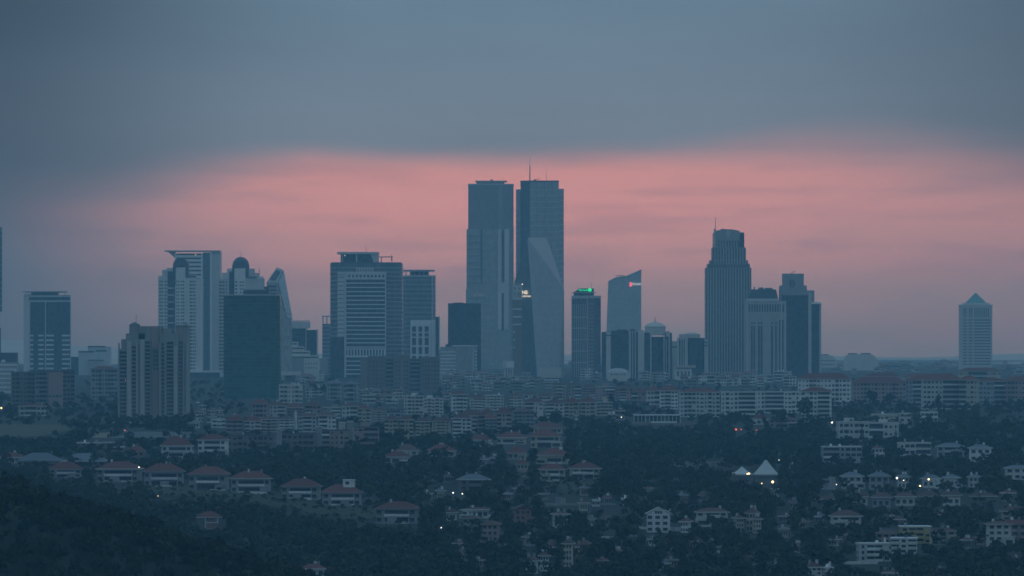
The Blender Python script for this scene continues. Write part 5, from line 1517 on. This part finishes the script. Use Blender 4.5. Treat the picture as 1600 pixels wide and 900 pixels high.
def filler(rows, x0, x1, zone, gap=0.25, wmin=13, wmax=34, hr=(8.5, 15.5)):
    for r in rows:
        x = x0 + RNG.uniform(0, 12)
        while x < x1:
            w = RNG.uniform(wmin, wmax)
            hgt = RNG.uniform(*hr)
            wl = RNG.choice(('white_plaster', 'white_plaster', 'white_plaster', 'pale_concrete', 'pale_concrete', 'cream_plaster', 'tan_concrete', 'grey_concrete', 'rose_plaster'))
            rf = RNG.choice(('red_tile', 'brown_tile', 'brown_tile', 'pale_concrete', 'grey_roof'))
            rr = r + RNG.uniform(-2, 2)
            bad = RNG.random() < gap
            for a, c, t0, b0 in RECTS[:NHAND]:
                if min(c, x + w) - max(a, x) > 0.2 * w and rr > t0 - 2 and rr - hgt - 2.8 < b0 - 8:
                    bad = True
            if not bad:
                cw = {'white_plaster': 'white', 'pale_concrete': 'pale grey', 'cream_plaster': 'cream', 'tan_concrete': 'tan', 'grey_concrete': 'grey', 'rose_plaster': 'rosy'}[wl]
                cr_ = {'red_tile': 'a red roof', 'brown_tile': 'a brown roof', 'pale_concrete': 'a flat roof', 'grey_roof': 'a grey roof'}[rf]
                pos = RNG.choice(('', ''))
                H('small %s block with %s packed among others %s' % (cw, cr_, zone), x, x + w, rr - hgt - (2.8 if 'tile' in rf else 1.5), rr - hgt, rr, wl, rf, 'block', None, 'apartment_block', 'apartment block', FG + ' ' + zone)
            x += w + RNG.uniform(-3, 5)


RECTS += [(842, 877, 574, 597), (1052, 1100, 571, 592), (946, 990, 576, 591), (436, 500, 559, 585), (562, 687, 557, 612), (786, 804, 563, 592)]
NHAND = len(RECTS)
filler((594, 597, 600, 604, 608, 612, 616, 621, 626), 690, 905, 'below the crystal tower', 0.1, 9, 26)
filler((630, 634, 639), 690, 830, 'below the glass office', 0.2)
filler((596, 600, 604, 608, 612, 616, 620, 624, 629, 634, 640), 440, 710, 'below the banded tower', 0.1, 9, 26)
filler((594, 597, 600, 604, 608, 612, 617), 900, 1035, 'below the striped towers', 0.1)
filler((640, 645, 650, 655, 661), 395, 640, 'around the minaret', 0.2, 9, 24)
filler((594, 597, 600, 603, 607), 1035, 1250, 'behind the long white row', 0.2)
filler((586, 590, 595), 1290, 1600, 'along the right skyline', 0.35)
filler((646, 655, 662, 670, 678), 300, 430, 'beside the green glass tower', 0.3, 9, 24)
filler((628, 634, 640, 646, 652, 658), 640, 960, 'above the stacked villas', 0.25, 9, 22)

filler((572.5, 575, 578, 581, 584), 1285, 1600, 'on the right horizon', 0.25, 8, 24, (3.5, 7.0))
filler((573, 576), 880, 1100, 'behind the striped towers', 0.3, 8, 20, (3.0, 6.0))
# small hillside houses half lost in the wood
N0 = len(RECTS)
for _ in range(400):
    px, row, w_ = RNG.uniform(660, 1600), RNG.uniform(700, 896), RNG.uniform(11, 24)
    hh = RNG.uniform(7, 14)
    if any(min(c, px + w_) - max(a, px) > -3 and row + 6 > t0 and row - hh - 6 < b0 + 4 for a, c, t0, b0 in RECTS):
        continue
    if (940 < px < 1300 and row < 770) or len(RECTS) - N0 > 46:
        continue
    wl, cw = RNG.choice((('grey_concrete', 'grey'), ('tan_concrete', 'tan'), ('pale_concrete', 'pale'), ('rose_plaster', 'rosy'), ('cream_plaster', 'cream')))
    rf, cr_ = RNG.choice((('brown_tile', 'brown'), ('red_tile', 'red'), ('grey_roof', 'grey')))
    zone = 'at the lower right' if px > 1240 else ('around the white mansion' if px > 940 else 'below the stacked villas')
    H('small dim %s house with %s roof half lost in the wood %s' % (cw, cr_, zone), px, px + w_, row - hh - 4, row - hh, row, wl, rf, group='small houses in the wood ' + zone)

# ------------------------------------------------------------------ single structures on the slope
def spot(px, row):
    Y = place(px, row)
    k = Y / F
    X = (px - 800.0) * k
    return X, Y, float(terrain(X, Y)), k


# minaret
X, Y, zg, k = spot(462, 673)
m_ = empty('minaret', 'slender white minaret with a pointed cap rising over the red roofs', 'minaret', (X, Y, zg))
R = 1.9 * k
MB().lathe([(R * 1.35, -3), (R * 1.35, 8 * k), (R, 10 * k), (R, 22 * k), (R * 0.95, 24 * k)], 0, 0, 12).build('shaft', 'white_plaster', m_)
MB().lathe([(R, 24 * k), (R * 1.5, 25 * k), (R * 1.5, 26.4 * k)], 0, 0, 12).build('balcony', 'white_plaster', m_)
MB().lathe([(R * 0.8, 26.4 * k), (R * 0.8, 31 * k)], 0, 0, 12).build('lantern', 'white_plaster', m_)
MB().lathe([(R * 0.9, 31 * k), (0.05, 37.5 * k)], 0, 0, 12).build('cap', 'grey_roof', m_)
RECTS.append((455, 469, 636, 673))

# two white event tents
for px, hw, top, base, lb in ((1160, 17, 729.5, 741, 'small white peaked tent, left of the pair'), (1197.5, 20, 719.5, 741.5, 'large white peaked tent, right of the pair')):
    X, Y, zg, k = spot(px, base + 6)
    r_ = empty('event_tent', lb, 'tent', (X, Y, zg), 0.0, 'white event tents')
    e = 6 * k
    b = MB()
    n = 24
    prof = [(1.0, 0.0), (0.80, 0.13), (0.55, 0.36), (0.28, 0.68), (0.05, 1.0)] if px < 1180 else [(1.0, 0.0), (0.82, 0.16), (0.58, 0.40), (0.30, 0.72), (0.07, 1.0)]
    b.lathe([(hw * k * q, e + (base - top) * k * z) for q, z in prof], 0, hw * k, n)
    b.build('canopy', 'white_canvas', r_)
    MB().lathe([(hw * k * 1.02, e - 0.5), (hw * k * 1.02, e + 0.1)], 0, hw * k, n).build('valance', 'white_canvas', r_)
    for q in range(6):
        a = math.pi * (q + 0.5) / 3
        MB().tube((hw * k * 0.95 * math.cos(a), hw * k * (1 + 0.95 * math.sin(a)), -1), (hw * k * 0.95 * math.cos(a), hw * k * (1 + 0.95 * math.sin(a)), e), 0.12, 5).build('pole', 'steel', r_)
    RECTS.append((px - hw, px + hw, top, base + 6))

# glazed restaurant pavilion on the wooded edge
X, Y, zg, k = spot(1027, 664)
r_ = empty('restaurant_pavilion', 'long low white-framed glass pavilion on the edge of the wood', 'pavilion', (X, Y, zg))
boxpart('hall', 'window_glass', r_, -36 * k, 36 * k, 1, 12, -3, 14.5 * k)
boxpart('roof', 'white_panel', r_, -36.5 * k, 36.5 * k, -0.4, 12.5, 14.5 * k, 16 * k)
for i in range(13):
    boxpart('post', 'white_steel', r_, (-36 + 6 * i) * k - 0.15, (-36 + 6 * i) * k + 0.15, 0.5, 1.1, 0, 14.5 * k)
boxpart('terrace_parapet', 'white_plaster', r_, -10 * k, 30 * k, -3, -2.6, 3.4 * k, 5.4 * k)
boxpart('terrace_parapet', 'tan_concrete', r_, -38 * k, -20 * k, -3, -2.6, 3 * k, 4.4 * k)
boxpart('terrace', 'brown_brick', r_, -42 * k, 62 * k, -4, 1, -5, 3.2 * k)
RECTS.append((985, 1090, 647, 664))

# red-roofed gazebo with white rails
X, Y, zg, k = spot(330, 828)
r_ = empty('gazebo', 'small red-roofed gazebo with red posts and white railing on the wooded slope', 'gazebo', (X, Y, zg))
MB().hip(-24 * k, 16 * k, -1, 9, 19 * k, 28 * k, 4).build('roof', 'red_tile', r_)
boxpart('eave', 'white_plaster', r_, -24 * k, 16 * k, -1, 9, 18.2 * k, 18.9 * k)
for px in (-9, -3, 3, 10):
    boxpart('post', 'red_steel' if abs(px) < 5 else 'white_steel', r_, px * k - 0.2, px * k + 0.2, 0, 0.4, -2, 18.2 * k)
boxpart('railing', 'white_steel', r_, -9 * k, 11 * k, -0.25, -0.05, 10 * k, 11 * k)
boxpart('parapet_wall', 'red_brick', r_, -9 * k, 11 * k, 0, 6, 1 * k, 9.8 * k)
boxpart('base', 'pale_concrete', r_, -10 * k, 12 * k, -0.4, 7, -4, 0.9 * k)
RECTS.append((300, 348, 798, 828))
X, Y, zg, k = spot(307, 803)
r_ = empty('garden_umbrella', 'pale green pointed garden umbrella behind the gazebo', 'umbrella', (X, Y, zg))
MB().lathe([(5 * k, 3.4 * k), (1.2 * k, 6 * k), (0.05, 9.5 * k)], 0, 0, 10).build('canopy', 'white_canvas', r_)
MB().tube((0, 0, -1), (0, 0, 6 * k), 0.08, 5).build('pole', 'steel', r_)

# retaining walls and garden walls
for a, c, r0, r1, mt, lb in ((1048, 1132, 719, 730, 'tan_concrete', 'long crumbling stone wall showing through the wood left of the tents'),
                             (1283, 1306, 742, 766, 'grey_concrete', 'sloping grey retaining wall left of the upper terraced villas'),
                             (845, 962, 786, 790, 'tan_concrete', 'low stone wall along the path below the small lawn'),
                             (1234, 1240, 722, 732, 'white_plaster', 'upright pale stone slab right of the tents'),
                             (144, 186, 675, 684, 'cream_plaster', 'pale garden wall right of the grass mound'),
                             (996, 1016, 823, 828, 'white_plaster', 'white garden wall left of the white mansion'),
                             (1046, 1064, 824, 831, 'white_plaster', 'white garden wall between the mansion and the lodge'),
                             (940, 958, 838, 842, 'pale_concrete', 'short pale wall among trees left of the mansion'),
                             (868, 884, 775, 790, 'tan_concrete', 'pale steep stone stair wall below the small lawn'),
                             (1320, 1372, 877, 882, 'pale_concrete', 'low pale wall in front of the white blocky house'),
                             (180, 300, 672, 684, 'grey_concrete', 'grey terrace wall under the ribbed beige tower')):
    X, Y, zg, k = spot((a + c) / 2, r1)
    w = (c - a) * k
    hh = (r1 - r0) * k
    root = empty('garden_wall', lb, 'wall', (X, Y, zg), 0.0)
    root['kind'] = 'thing'
    rr = random.Random(int(a))
    n = max(2, int(w / 7))
    for i in range(n):
        u0, u1 = -w / 2 + w * i / n, -w / 2 + w * (i + 1) / n - 0.15
        boxpart('wall_panel', mt, root, u0, u1, rr.uniform(-0.3, 0.3), 1.4, -4, round(hh * rr.uniform(0.72, 1.0), 1))
    boxpart('footing', mt, root, -w / 2, w / 2, 0.2, 1.3, -4, hh * 0.6)
    RECTS.append((a, c, r0, r1))


# lawns: sheets laid on the hillside
VILLA_RECTS = [q for q in RECTS if (772 < q[0] < 944 and 655 < q[2] < 752 and q[1] - q[0] < 60) or (70 < q[0] < 590 and 715 < q[2] < 790)]
LAWNS = []


def lawn(poly_rows, mat, name='lawn'):
    """poly_rows: list of (row, xl, xr); a strip of ground seen between those rows"""
    v, f = [], []
    nx = 10
    rows = np.linspace(poly_rows[0][0], poly_rows[-1][0], 10)
    for r in rows:
        xl = np.interp(r, [q[0] for q in poly_rows], [q[1] for q in poly_rows])
        xr = np.interp(r, [q[0] for q in poly_rows], [q[2] for q in poly_rows])
        for p in np.linspace(xl, xr, nx):
            X_, Y_, z_, k_ = spot(p, r)
            v.append((X_, Y_, z_ + 0.35))
    for j in range(9):
        for i in range(nx - 1):
            f.append((j * nx + i, j * nx + i + 1, (j + 1) * nx + i + 1, (j + 1) * nx + i)[::-1])
    me = bpy.data.meshes.new(name)
    me.from_pydata(v, [], f)
    me.materials.append(MATS[mat])
    o = bpy.data.objects.new(name, me)
    col.objects.link(o)
    structure(o)
    LAWNS.append(poly_rows)


lawn([(664, -30, 90), (672, -30, 120), (683, -30, 60)], 'dry_grass')
lawn([(757, 190, 285), (766, 230, 360), (777, 260, 420)], 'lawn_grass')
lawn([(776, 345, 440), (790, 420, 520), (800, 470, 600), (812, 540, 590)], 'lawn_grass')
lawn([(753, 872, 940), (762, 872, 925), (771, 880, 910)], 'lawn_grass')

# ------------------------------------------------------------------ trees
TR = np.random.default_rng(5)


def unit_quads(P, Nrm, size):
    """leaf-clump quads at points P facing roughly Nrm"""
    n = len(P)
    a = TR.normal(size=(n, 3))
    u = np.cross(Nrm, a)
    u /= np.linalg.norm(u, axis=1)[:, None] + 1e-9
    w = np.cross(Nrm, u)
    s = size[:, None]
    j = lambda: TR.uniform(0.6, 1.25, (n, 1))
    q = np.stack([P - u * s * j() - w * s * j() * 0.5, P + u * s * j() - w * s * j(), P + u * s * j() * 0.6 + w * s * j(), P - u * s * j() + w * s * j() * 0.8], 1)
    return q.reshape(-1, 3)


def crown(kind, n):
    """leaf clumps through a crown of unit height (0..1) and unit width"""
    if kind == 'broad':
        L = TR.integers(6, 10)
        C = np.stack([TR.uniform(-0.30, 0.30, L), TR.uniform(-0.30, 0.30, L), TR.uniform(0.42, 0.80, L)], 1)
        R = TR.uniform(0.15, 0.25, L)
        C[0], R[0] = (0, 0, 0.62), 0.30
    elif kind == 'tall':
        L = 8
        C = np.stack([TR.uniform(-0.22, 0.22, L), TR.uniform(-0.22, 0.22, L), np.linspace(0.28, 0.86, L)], 1)
        R = TR.uniform(0.13, 0.24, L) * np.linspace(1.25, 0.7, L)
    elif kind == 'pine':
        L = 7
        C = np.stack([TR.uniform(-0.34, 0.34, L), TR.uniform(-0.34, 0.34, L), TR.uniform(0.68, 0.88, L)], 1)
        R = TR.uniform(0.14, 0.22, L)
    else:  # cypress, cone
        L = 12
        z = np.linspace(0.12, 0.93, L)
        C = np.stack([TR.uniform(-0.05, 0.05, L), TR.uniform(-0.05, 0.05, L), z], 1)
        R = 0.42 * (1.0 - z) ** 0.75 * TR.uniform(0.75, 1.15, L) + 0.035
    k = TR.choice(L, n, p=R ** 2 / np.sum(R ** 2))
    d = TR.normal(size=(n, 3))
    d /= np.linalg.norm(d, axis=1)[:, None]
    d[:, 2] = np.where(d[:, 2] < -0.4, -d[:, 2], d[:, 2])
    sq = np.array([1.0, 1.0, 0.62 if kind == 'pine' else 0.85])
    P = C[k] + d * R[k][:, None] * (TR.uniform(0.5, 1.0, (n, 1)) ** 0.5) * sq
    nr = d + TR.normal(0, 0.45, (n, 3))
    nr /= np.linalg.norm(nr, axis=1)[:, None]
    size = TR.uniform(0.035, 0.075, n) * (1.0 if n > 150 else 1.35)
    if kind == 'cypress':
        size *= 0.62
    return unit_quads(P, nr, size)


PROTO_KINDS = ['broad', 'broad', 'broad', 'broad', 'tall', 'tall', 'pine', 'cypress']
NEAR = [crown(k, 260) for k in PROTO_KINDS]
FAR = [crown(k, 84) for k in PROTO_KINDS]


def quad_mesh(name, V, mat, tint=None):
    me = bpy.data.meshes.new(name)
    n = len(V) // 4
    me.vertices.add(4 * n)
    me.vertices.foreach_set('co', np.ascontiguousarray(V, dtype=np.float32).ravel())
    me.loops.add(4 * n)
    me.loops.foreach_set('vertex_index', np.arange(4 * n, dtype=np.int32))
    me.polygons.add(n)
    me.polygons.foreach_set('loop_start', np.arange(0, 4 * n, 4, dtype=np.int32))
    me.polygons.foreach_set('loop_total', np.full(n, 4, dtype=np.int32))
    if tint is not None:
        a = me.attributes.new('tint', 'FLOAT', 'POINT')
        a.data.foreach_set('value', tint.astype(np.float32))
    me.materials.append(MATS[mat])
    me.update(calc_edges=True)
    return me


def trunk_mesh(kind):
    b = MB()
    top = {'broad': 0.5, 'tall': 0.55, 'pine': 0.74, 'cypress': 0.25}[kind]
    b.tube((0, 0, -0.12), (0.01, 0, top), 0.028, 6, 0.014)
    if kind != 'cypress':
        for q in range(4):
            a = q * 1.7 + 0.4
            b.tube((0.005, 0, top * (0.62 + 0.08 * q)), (0.2 * math.cos(a), 0.2 * math.sin(a), top * 0.75 + 0.14 + 0.03 * q), 0.012, 4, 0.005)
    return b.mesh('trunk', 'bark')


CROWN_ME = [quad_mesh('crown', V, 'needle_leaf' if k in ('pine', 'cypress') else 'broad_leaf', np.full(len(V), 0.25)) for k, V in zip(PROTO_KINDS, NEAR)]
TRUNK_ME = {k: trunk_mesh(k) for k in set(PROTO_KINDS)}


def tree(px_or_X, Y, h, w, kind_i, label, group, name='tree'):
    X = px_or_X
    z = float(terrain(X, Y))
    k = PROTO_KINDS[kind_i]
    r = empty(name, label, 'tree', (X, Y, z), TR.uniform(0, 6.28), group)
    for nm, me in (('trunk', TRUNK_ME[k]), ('crown', CROWN_ME[kind_i])):
        o = bpy.data.objects.new(nm, me)
        o.scale = (w, w, h)
        o.parent = r
        col.objects.link(o)
    return r


LAMPS = [(2, 637.5, 'warm_lamp', 0.55, 'bright warm street lamp at the left edge'), (217, 730, 'white_lamp', 0.26, 'small white lamp at the eave of the second lawn villa'),
         (195, 672.5, 'red_lamp', 0.4, 'small reddish lamp on the terrace wall under the ribbed tower'), (1300, 660, 'white_lamp', 0.5, 'bright white street lamp below the white corner house'),
         (1475, 606, 'white_lamp', 0.35, 'small white lamp before the block with the wide red roof'), (1401.5, 747, 'white_lamp', 0.42, 'white street lamp among the upper terraced villas'),
         (1451, 749, 'warm_lamp', 0.42, 'yellow street lamp right of centre of the upper terraced villas'), (1437.5, 759.5, 'warm_lamp', 0.42, 'yellow street lamp lower than its neighbour between the terraced rows'),
         (1144.5, 740, 'white_lamp', 0.36, 'white lamp left of the small tent'), (1167.5, 740.5, 'warm_lamp', 0.30, 'dim amber lamp at the right foot of the small tent'), (1170.3, 740, 'warm_lamp', 0.42, 'amber lamp between the two tents'),
         (1207.3, 753, 'warm_lamp', 0.55, 'brightest warm lamp below the large tent'), (1190.3, 755.3, 'warm_lamp', 0.24, 'faint lamp below the tents left of the brightest one'),
         (971, 652, 'white_lamp', 0.3, 'white lamp left of the glass pavilion'), (708, 770, 'white_lamp', 0.26, 'window light built as a white lamp below the broad grey roof, left of two'), (722.5, 771.5, 'white_lamp', 0.24, 'window light built as a white lamp below the broad grey roof, right of two'),  # the lamps by the grey roof stand in for lit house windows
         (689.5, 824.5, 'white_lamp', 0.22, 'small window light built as a white lamp by the tall cypress'), (1217, 719, 'white_lamp', 0.2, 'tiny lamp right of the large tent peak'), (1412, 750.5, 'white_lamp', 0.2, 'faint lamp on the slim terraced villa'),  # the lamp by the cypress stands in for a lit window
         (1307, 757, 'white_lamp', 0.18, 'faint lamp left of the upper terraced villas'), (1150, 671, 'red_lamp', 0.6, 'row of red restaurant lights in the wood below the long white row, left end'), (1158, 671, 'red_lamp', 0.35, 'red restaurant light second from the left end'), (1182, 672, 'red_lamp', 0.3, 'red restaurant light right of the others'),
         (247, 775, 'warm_lamp', 0.16, 'dim yellow lamp on the lawn below the third villa')]
HARD = VILLA_RECTS + [(q[0] - 4, q[0] + 4, q[1] - 3, q[1] + 4) for q in LAMPS] + [(1141, 1219, 722, 744), (1010, 1048, 796, 826), (985, 1068, 650, 662), (458, 467, 640, 668), (312, 340, 800, 822)]


def clear_of(px, row, hp, keep=0.16):
    """is a tree standing there, hp pixels tall, kept out of the fronts that show?"""
    for a, c, t0, b0 in HARD:
        if a - hp * 0.12 < px < c + hp * 0.12 and row > b0 - 8 and row - hp < b0 - 0.12 * (b0 - t0):
            return False
    for a, c, t0, b0 in RECTS:
        if a - 3 < px < c + 3 and row > b0 - 2 and row - hp * 0.92 < b0 - 0.22 * (b0 - t0):
            if TR.random() > keep:
                return False
        if a - 1 < px < c + 1 and t0 < row <= b0 - 2 and row > b0 - 6:
            return False
    for q in LAWNS:
        rs = [v[0] for v in q]
        for rr_ in (row, row - hp * 0.45, row - hp * 0.85):
            if rs[0] < rr_ < rs[-1] and np.interp(rr_, rs, [v[1] for v in q]) < px < np.interp(rr_, rs, [v[2] for v in q]):
                if TR.random() > 0.08:
                    return False
    return True


# trees one can tell apart: (column, base row, height in pixels, kind, label)
NAMED = [
    (1403, 648, 26, 7, 'dark pointed cypress between the grey block and the railing house'),
    (1399, 700, 30, 7, 'tall dark cypress left of the white cornice house'),
    (1347, 690, 24, 7, 'dark cypress in front of the railing house'),
    (1311, 722, 32, 4, 'dark leafy tree covering the middle of the white house with open balcony floors'),
    (1480, 636, 34, 4, 'tall dark tree before the block with the wide red roof'),
    (1465, 640, 26, 4, 'round dark tree left of the tall one before the wide red roof'),
    (1360, 634, 26, 0, 'broad dark tree right of the tallest white balcony block'),
    (1390, 636, 24, 1, 'broad dark tree before the rosy-grey block'),
    (1185, 645, 34, 7, 'tall narrow conifer standing before the long white row'),
    (1261, 660, 40, 0, 'large dark tree hiding the foot of the white corner house'),
    (1222, 668, 26, 2, 'dark tree beside the rose-coloured low house'),
    (1195, 676, 28, 4, 'dark tree in front of the red-roofed low house'),
    (1097, 652, 20, 7, 'small conifer before the house with the dormer gable'),
    (1075, 648, 18, 7, 'small conifer near the left of the long white row'),
    (1140, 656, 18, 7, 'small conifer below the stacked balconies of the long white row'),
    (956, 640, 26, 4, 'dark tree left of the red-roofed terrace'),
    (694, 836, 46, 7, 'tall dark cypress right of the lowest lawn villa'),
    (690, 820, 30, 7, 'dark cypress by the white-framed house'),
    (490, 618, 22, 0, 'large round tree in front of the grey portal block'),
    (505, 620, 20, 1, 'round tree right of the large one before the portal block'),
    (735, 648, 16, 1, 'small round tree before the tall white pier block'),
    (700, 652, 18, 0, 'dark round tree between the packed blocks'),
    (1090, 850, 30, 1, 'bushy tree covering part of the long brown-roofed villa'),
    (1112, 826, 24, 0, 'round tree before the grey villa'),
    (1450, 790, 14, 7, 'thin conifer between the two terraced villa rows'),
    (1416, 860, 16, 7, 'small cypress before the flat-roofed white house'),
    (1450, 846, 16, 7, 'small cypress before the cream house with rooftop tanks'),
    (1380, 880, 22, 1, 'dark bush-like tree before the white blocky house'),
    (1120, 636, 16, 0, 'small dark tree in the garden of the long white row'),
    (600, 700, 26, 0, 'dark broad tree right of the tallest terraced building'),
    (622, 694, 24, 1, 'dark broad tree before the cream stepped block'),
    (842, 696, 20, 4, 'dark tree between the two villa stacks'),
    (832, 720, 22, 4, 'dark tree right of the shorter villa stack'),
    (898, 706, 22, 0, 'round tree right of the taller villa stack'),
    (470, 594, 12, 4, 'small dark hedge tree below the awning roof'),
    (455, 594, 11, 4, 'small dark hedge tree at the left of the awning roof'),
    (520, 596, 13, 4, 'small dark hedge tree right of the awning roof'),
]
for px, row, hp, ki, lb in NAMED:
    Y = place(px, row) - 3
    k = Y / F
    h = hp * k
    tree((px - 800) * k, Y, h, h * (0.42 if ki == 7 else 0.85 if ki < 4 else 0.6), ki, lb, None, 'cypress_tree' if ki == 7 else 'tree')

# the near wood on the spur and the lowest slope: single trees, alike
near = []
for Yr in np.arange(1530, 2070, 9.0):
    x = -800 * Yr / F - 14
    while x < 30:
        X = x + TR.uniform(-3, 3)
        Y = Yr + TR.uniform(-6, 6)
        x += TR.uniform(4.2, 6.2)
        z = float(terrain(X, Y))
        if z < 60:
            continue
        px, row = 800 + F * X / Y, YH + (HC - z) * F / Y
        if -25 < px < 640 and row < 960:
            near.append((row, X, Y, px))
near.sort()
cand = [q for q in near]
TR.shuffle(cand)
chosen = sorted(cand[:260], key=lambda q: q[2])
single = {id(q) for q in chosen}
rest_near = [q for q in cand if id(q) not in single]
for row, X, Y, px in chosen:
    h = TR.uniform(6.0, 10.0)
    ki = int(TR.choice([0, 1, 2, 3, 4, 5, 6], p=[.2, .2, .2, .15, .1, .1, .05]))
    zone = 'in the bottom left corner' if px < 200 else ('below the gazebo' if px < 420 else 'at the bottom edge left of centre')
    kn = {'broad': 'round-crowned dark tree', 'tall': 'upright dark tree', 'pine': 'flat-topped dark pine'}[PROTO_KINDS[ki]]
    tree(X, Y, h, h * TR.uniform(0.75, 1.0), ki, '%s in the near wood %s' % (kn, zone), 'near wood ' + zone)

# the woods that read as one mass
def wood(name, label, pts):
    """pts: rows of X, Y, height, width, kind"""
    buf, tb = [], []
    for X, Y, h, w, ki in pts:
        V = FAR[ki].copy()
        a = TR.uniform(0, 6.28)
        ca, sa = math.cos(a), math.sin(a)
        x = (V[:, 0] * ca - V[:, 1] * sa) * w
        y = (V[:, 0] * sa + V[:, 1] * ca) * w
        z0 = float(terrain(X, Y))
        buf.append(np.stack([x + X, y + Y, V[:, 2] * h + z0 - 0.06 * h], 1))
        tb.append(np.full(len(V), TR.uniform(0, 1) ** 2.2))
    if not buf:
        return
    me = quad_mesh(name, np.concatenate(buf), 'broad_leaf', np.concatenate(tb))
    o = bpy.data.objects.new(name, me)
    o['label'] = label
    o['category'] = 'wood'
    o['kind'] = 'stuff'
    col.objects.link(o)


def scatter(n, xr, rr, dens):
    out = []
    for _ in range(n):
        px, row = TR.uniform(*xr), TR.uniform(*rr)
        if TR.random() > dens(px, row):
            continue
        Y = place(px, row)
        k = Y / F
        h = TR.uniform(4.8, 9.0)
        if row < 640:
            h *= 0.85
        hp = h / k
        if not clear_of(px, row, hp):
            continue
        ki = int(TR.choice(8, p=[.19, .19, .18, .15, .1, .08, .06, .05]))
        out.append(((px - 800) * k, Y, h, h * (0.45 if ki == 7 else TR.uniform(0.8, 1.15)), ki))
    return out


def dens(px, row):
    d = 1.0
    if row < 655:
        d = 0.10 if px < 960 else 0.55
        if 960 < px < 1030 and row > 632:
            d = 0.9
        if px < 300 and row > 640:
            d = 1.0
        if px < 190 and 622 < row < 640:
            d = 0.9
        if px > 1290 and row > 632:
            d = 0.95
    if 292 < px < 352 and 600 < row < 645:
        d = 1.0
    elif row < 655:
        pass
    elif row < 690:
        d = 0.35 if px < 740 else 1.0
        if px < 300:
            d = 0.95
    return d


place_cache = {}
_place = place


def place(px, row):          # coarse cache: the scatter asks thousands of times
    key = (int(px // 8), int(row * 2))
    if key not in place_cache:
        place_cache[key] = _place(key[0] * 8 + 4, key[1] / 2.0)
    return place_cache[key] + TR.uniform(-4, 4)


for row, X, Y, px in rest_near:
    pass
wood('near_wood', 'dense dark wood covering the spur at the bottom left', [(X, Y, TR.uniform(5.5, 9.5), TR.uniform(6, 9.5), int(TR.choice([0, 1, 2, 3, 4, 5]))) for row, X, Y, px in rest_near])
wood('hillside_wood', 'dark wood on the lower slope between the scattered houses', scatter(6700, (-240, 1840), (760, 925), dens))
wood('middle_wood', 'dark wood on the middle slope around the villas and tents', scatter(6700, (-240, 1840), (668, 760), dens))
wood('district_trees', 'scattered dark trees between the blocks and towers', scatter(4000, (-240, 1840), (596, 668), dens))

shr = []
for _ in range(900):
    px, row = (TR.uniform(60, 690), TR.uniform(735, 822)) if TR.random() < 0.85 else (TR.uniform(830, 950), TR.uniform(735, 776))
    Y = place(px, row)
    h = TR.uniform(1.0, 3.2)
    shr.append(((px - 800) * Y / F, Y, h, h * TR.uniform(1.0, 1.7), int(TR.choice(4))))
wood('garden_shrubs', 'low dark shrubs dotted over the lawns before the red-roofed villas', shr)

# ------------------------------------------------------------------ lit street lamps, and window lights built as such
for px, row, mt, r, lb in LAMPS:
    Y = _place(px, row + {1451: 19, 217: 27, 1412: 17, 1401.5: 20}.get(px, 9)) - 9
    k = Y / F
    X = (px - 800) * k
    zg = float(terrain(X, Y))
    zt = HC - (row - YH) * k - zg
    root = empty('street_lamp', lb, 'lamp', (X, Y, zg))
    MB().tube((0, 0, -0.5), (0, 0, zt - r), 0.09, 6, 0.06).build('pole', 'steel', root)
    MB().lathe([(r * 0.35, zt - r), (r, zt - r * 0.3), (r, zt + r * 0.3), (r * 0.4, zt + r)], 0, 0, 10).build('lamp_head', mt, root)
    MB().lathe([(r * 0.5, zt + r), (r * 0.2, zt + r * 1.25)], 0, 0, 8).build('lamp_cap', 'steel', root)

# ------------------------------------------------------------------ the air
hz = bpy.data.meshes.new('haze')
HX, HY0, HY1, HZ0, HZ1 = 2600.0, -1700.0, 19000.0, -14.0, HC + 305.0
hz.from_pydata([(-HX, HY0, HZ0), (HX, HY0, HZ0), (HX, HY1, HZ0), (-HX, HY1, HZ0), (-HX, HY0, HZ1), (HX, HY0, HZ1), (HX, HY1, HZ1), (-HX, HY1, HZ1)], [],
               [(0, 3, 2, 1), (4, 5, 6, 7), (0, 1, 5, 4), (1, 2, 6, 5), (2, 3, 7, 6), (3, 0, 4, 7)])
hm = bpy.data.materials.new('evening_haze')
hm.use_nodes = True
ht = hm.node_tree
ht.nodes.clear()
pv = N(ht, 'ShaderNodeVolumePrincipled')
pv.inputs['Color'].default_value = (0.36, 0.75, 1.0, 1)
pv.inputs['Absorption Color'].default_value = (1, 1, 1, 1)
pv.inputs['Density'].default_value = 7.6e-5
pv.inputs['Anisotropy'].default_value = 0.0
ho = N(ht, 'ShaderNodeOutputMaterial')
ht.links.new(pv.outputs[0], ho.inputs['Volume'])
hz.materials.append(hm)
h_ob = bpy.data.objects.new('haze', hz)
h_ob['kind'] = 'stuff'
col.objects.link(h_ob)
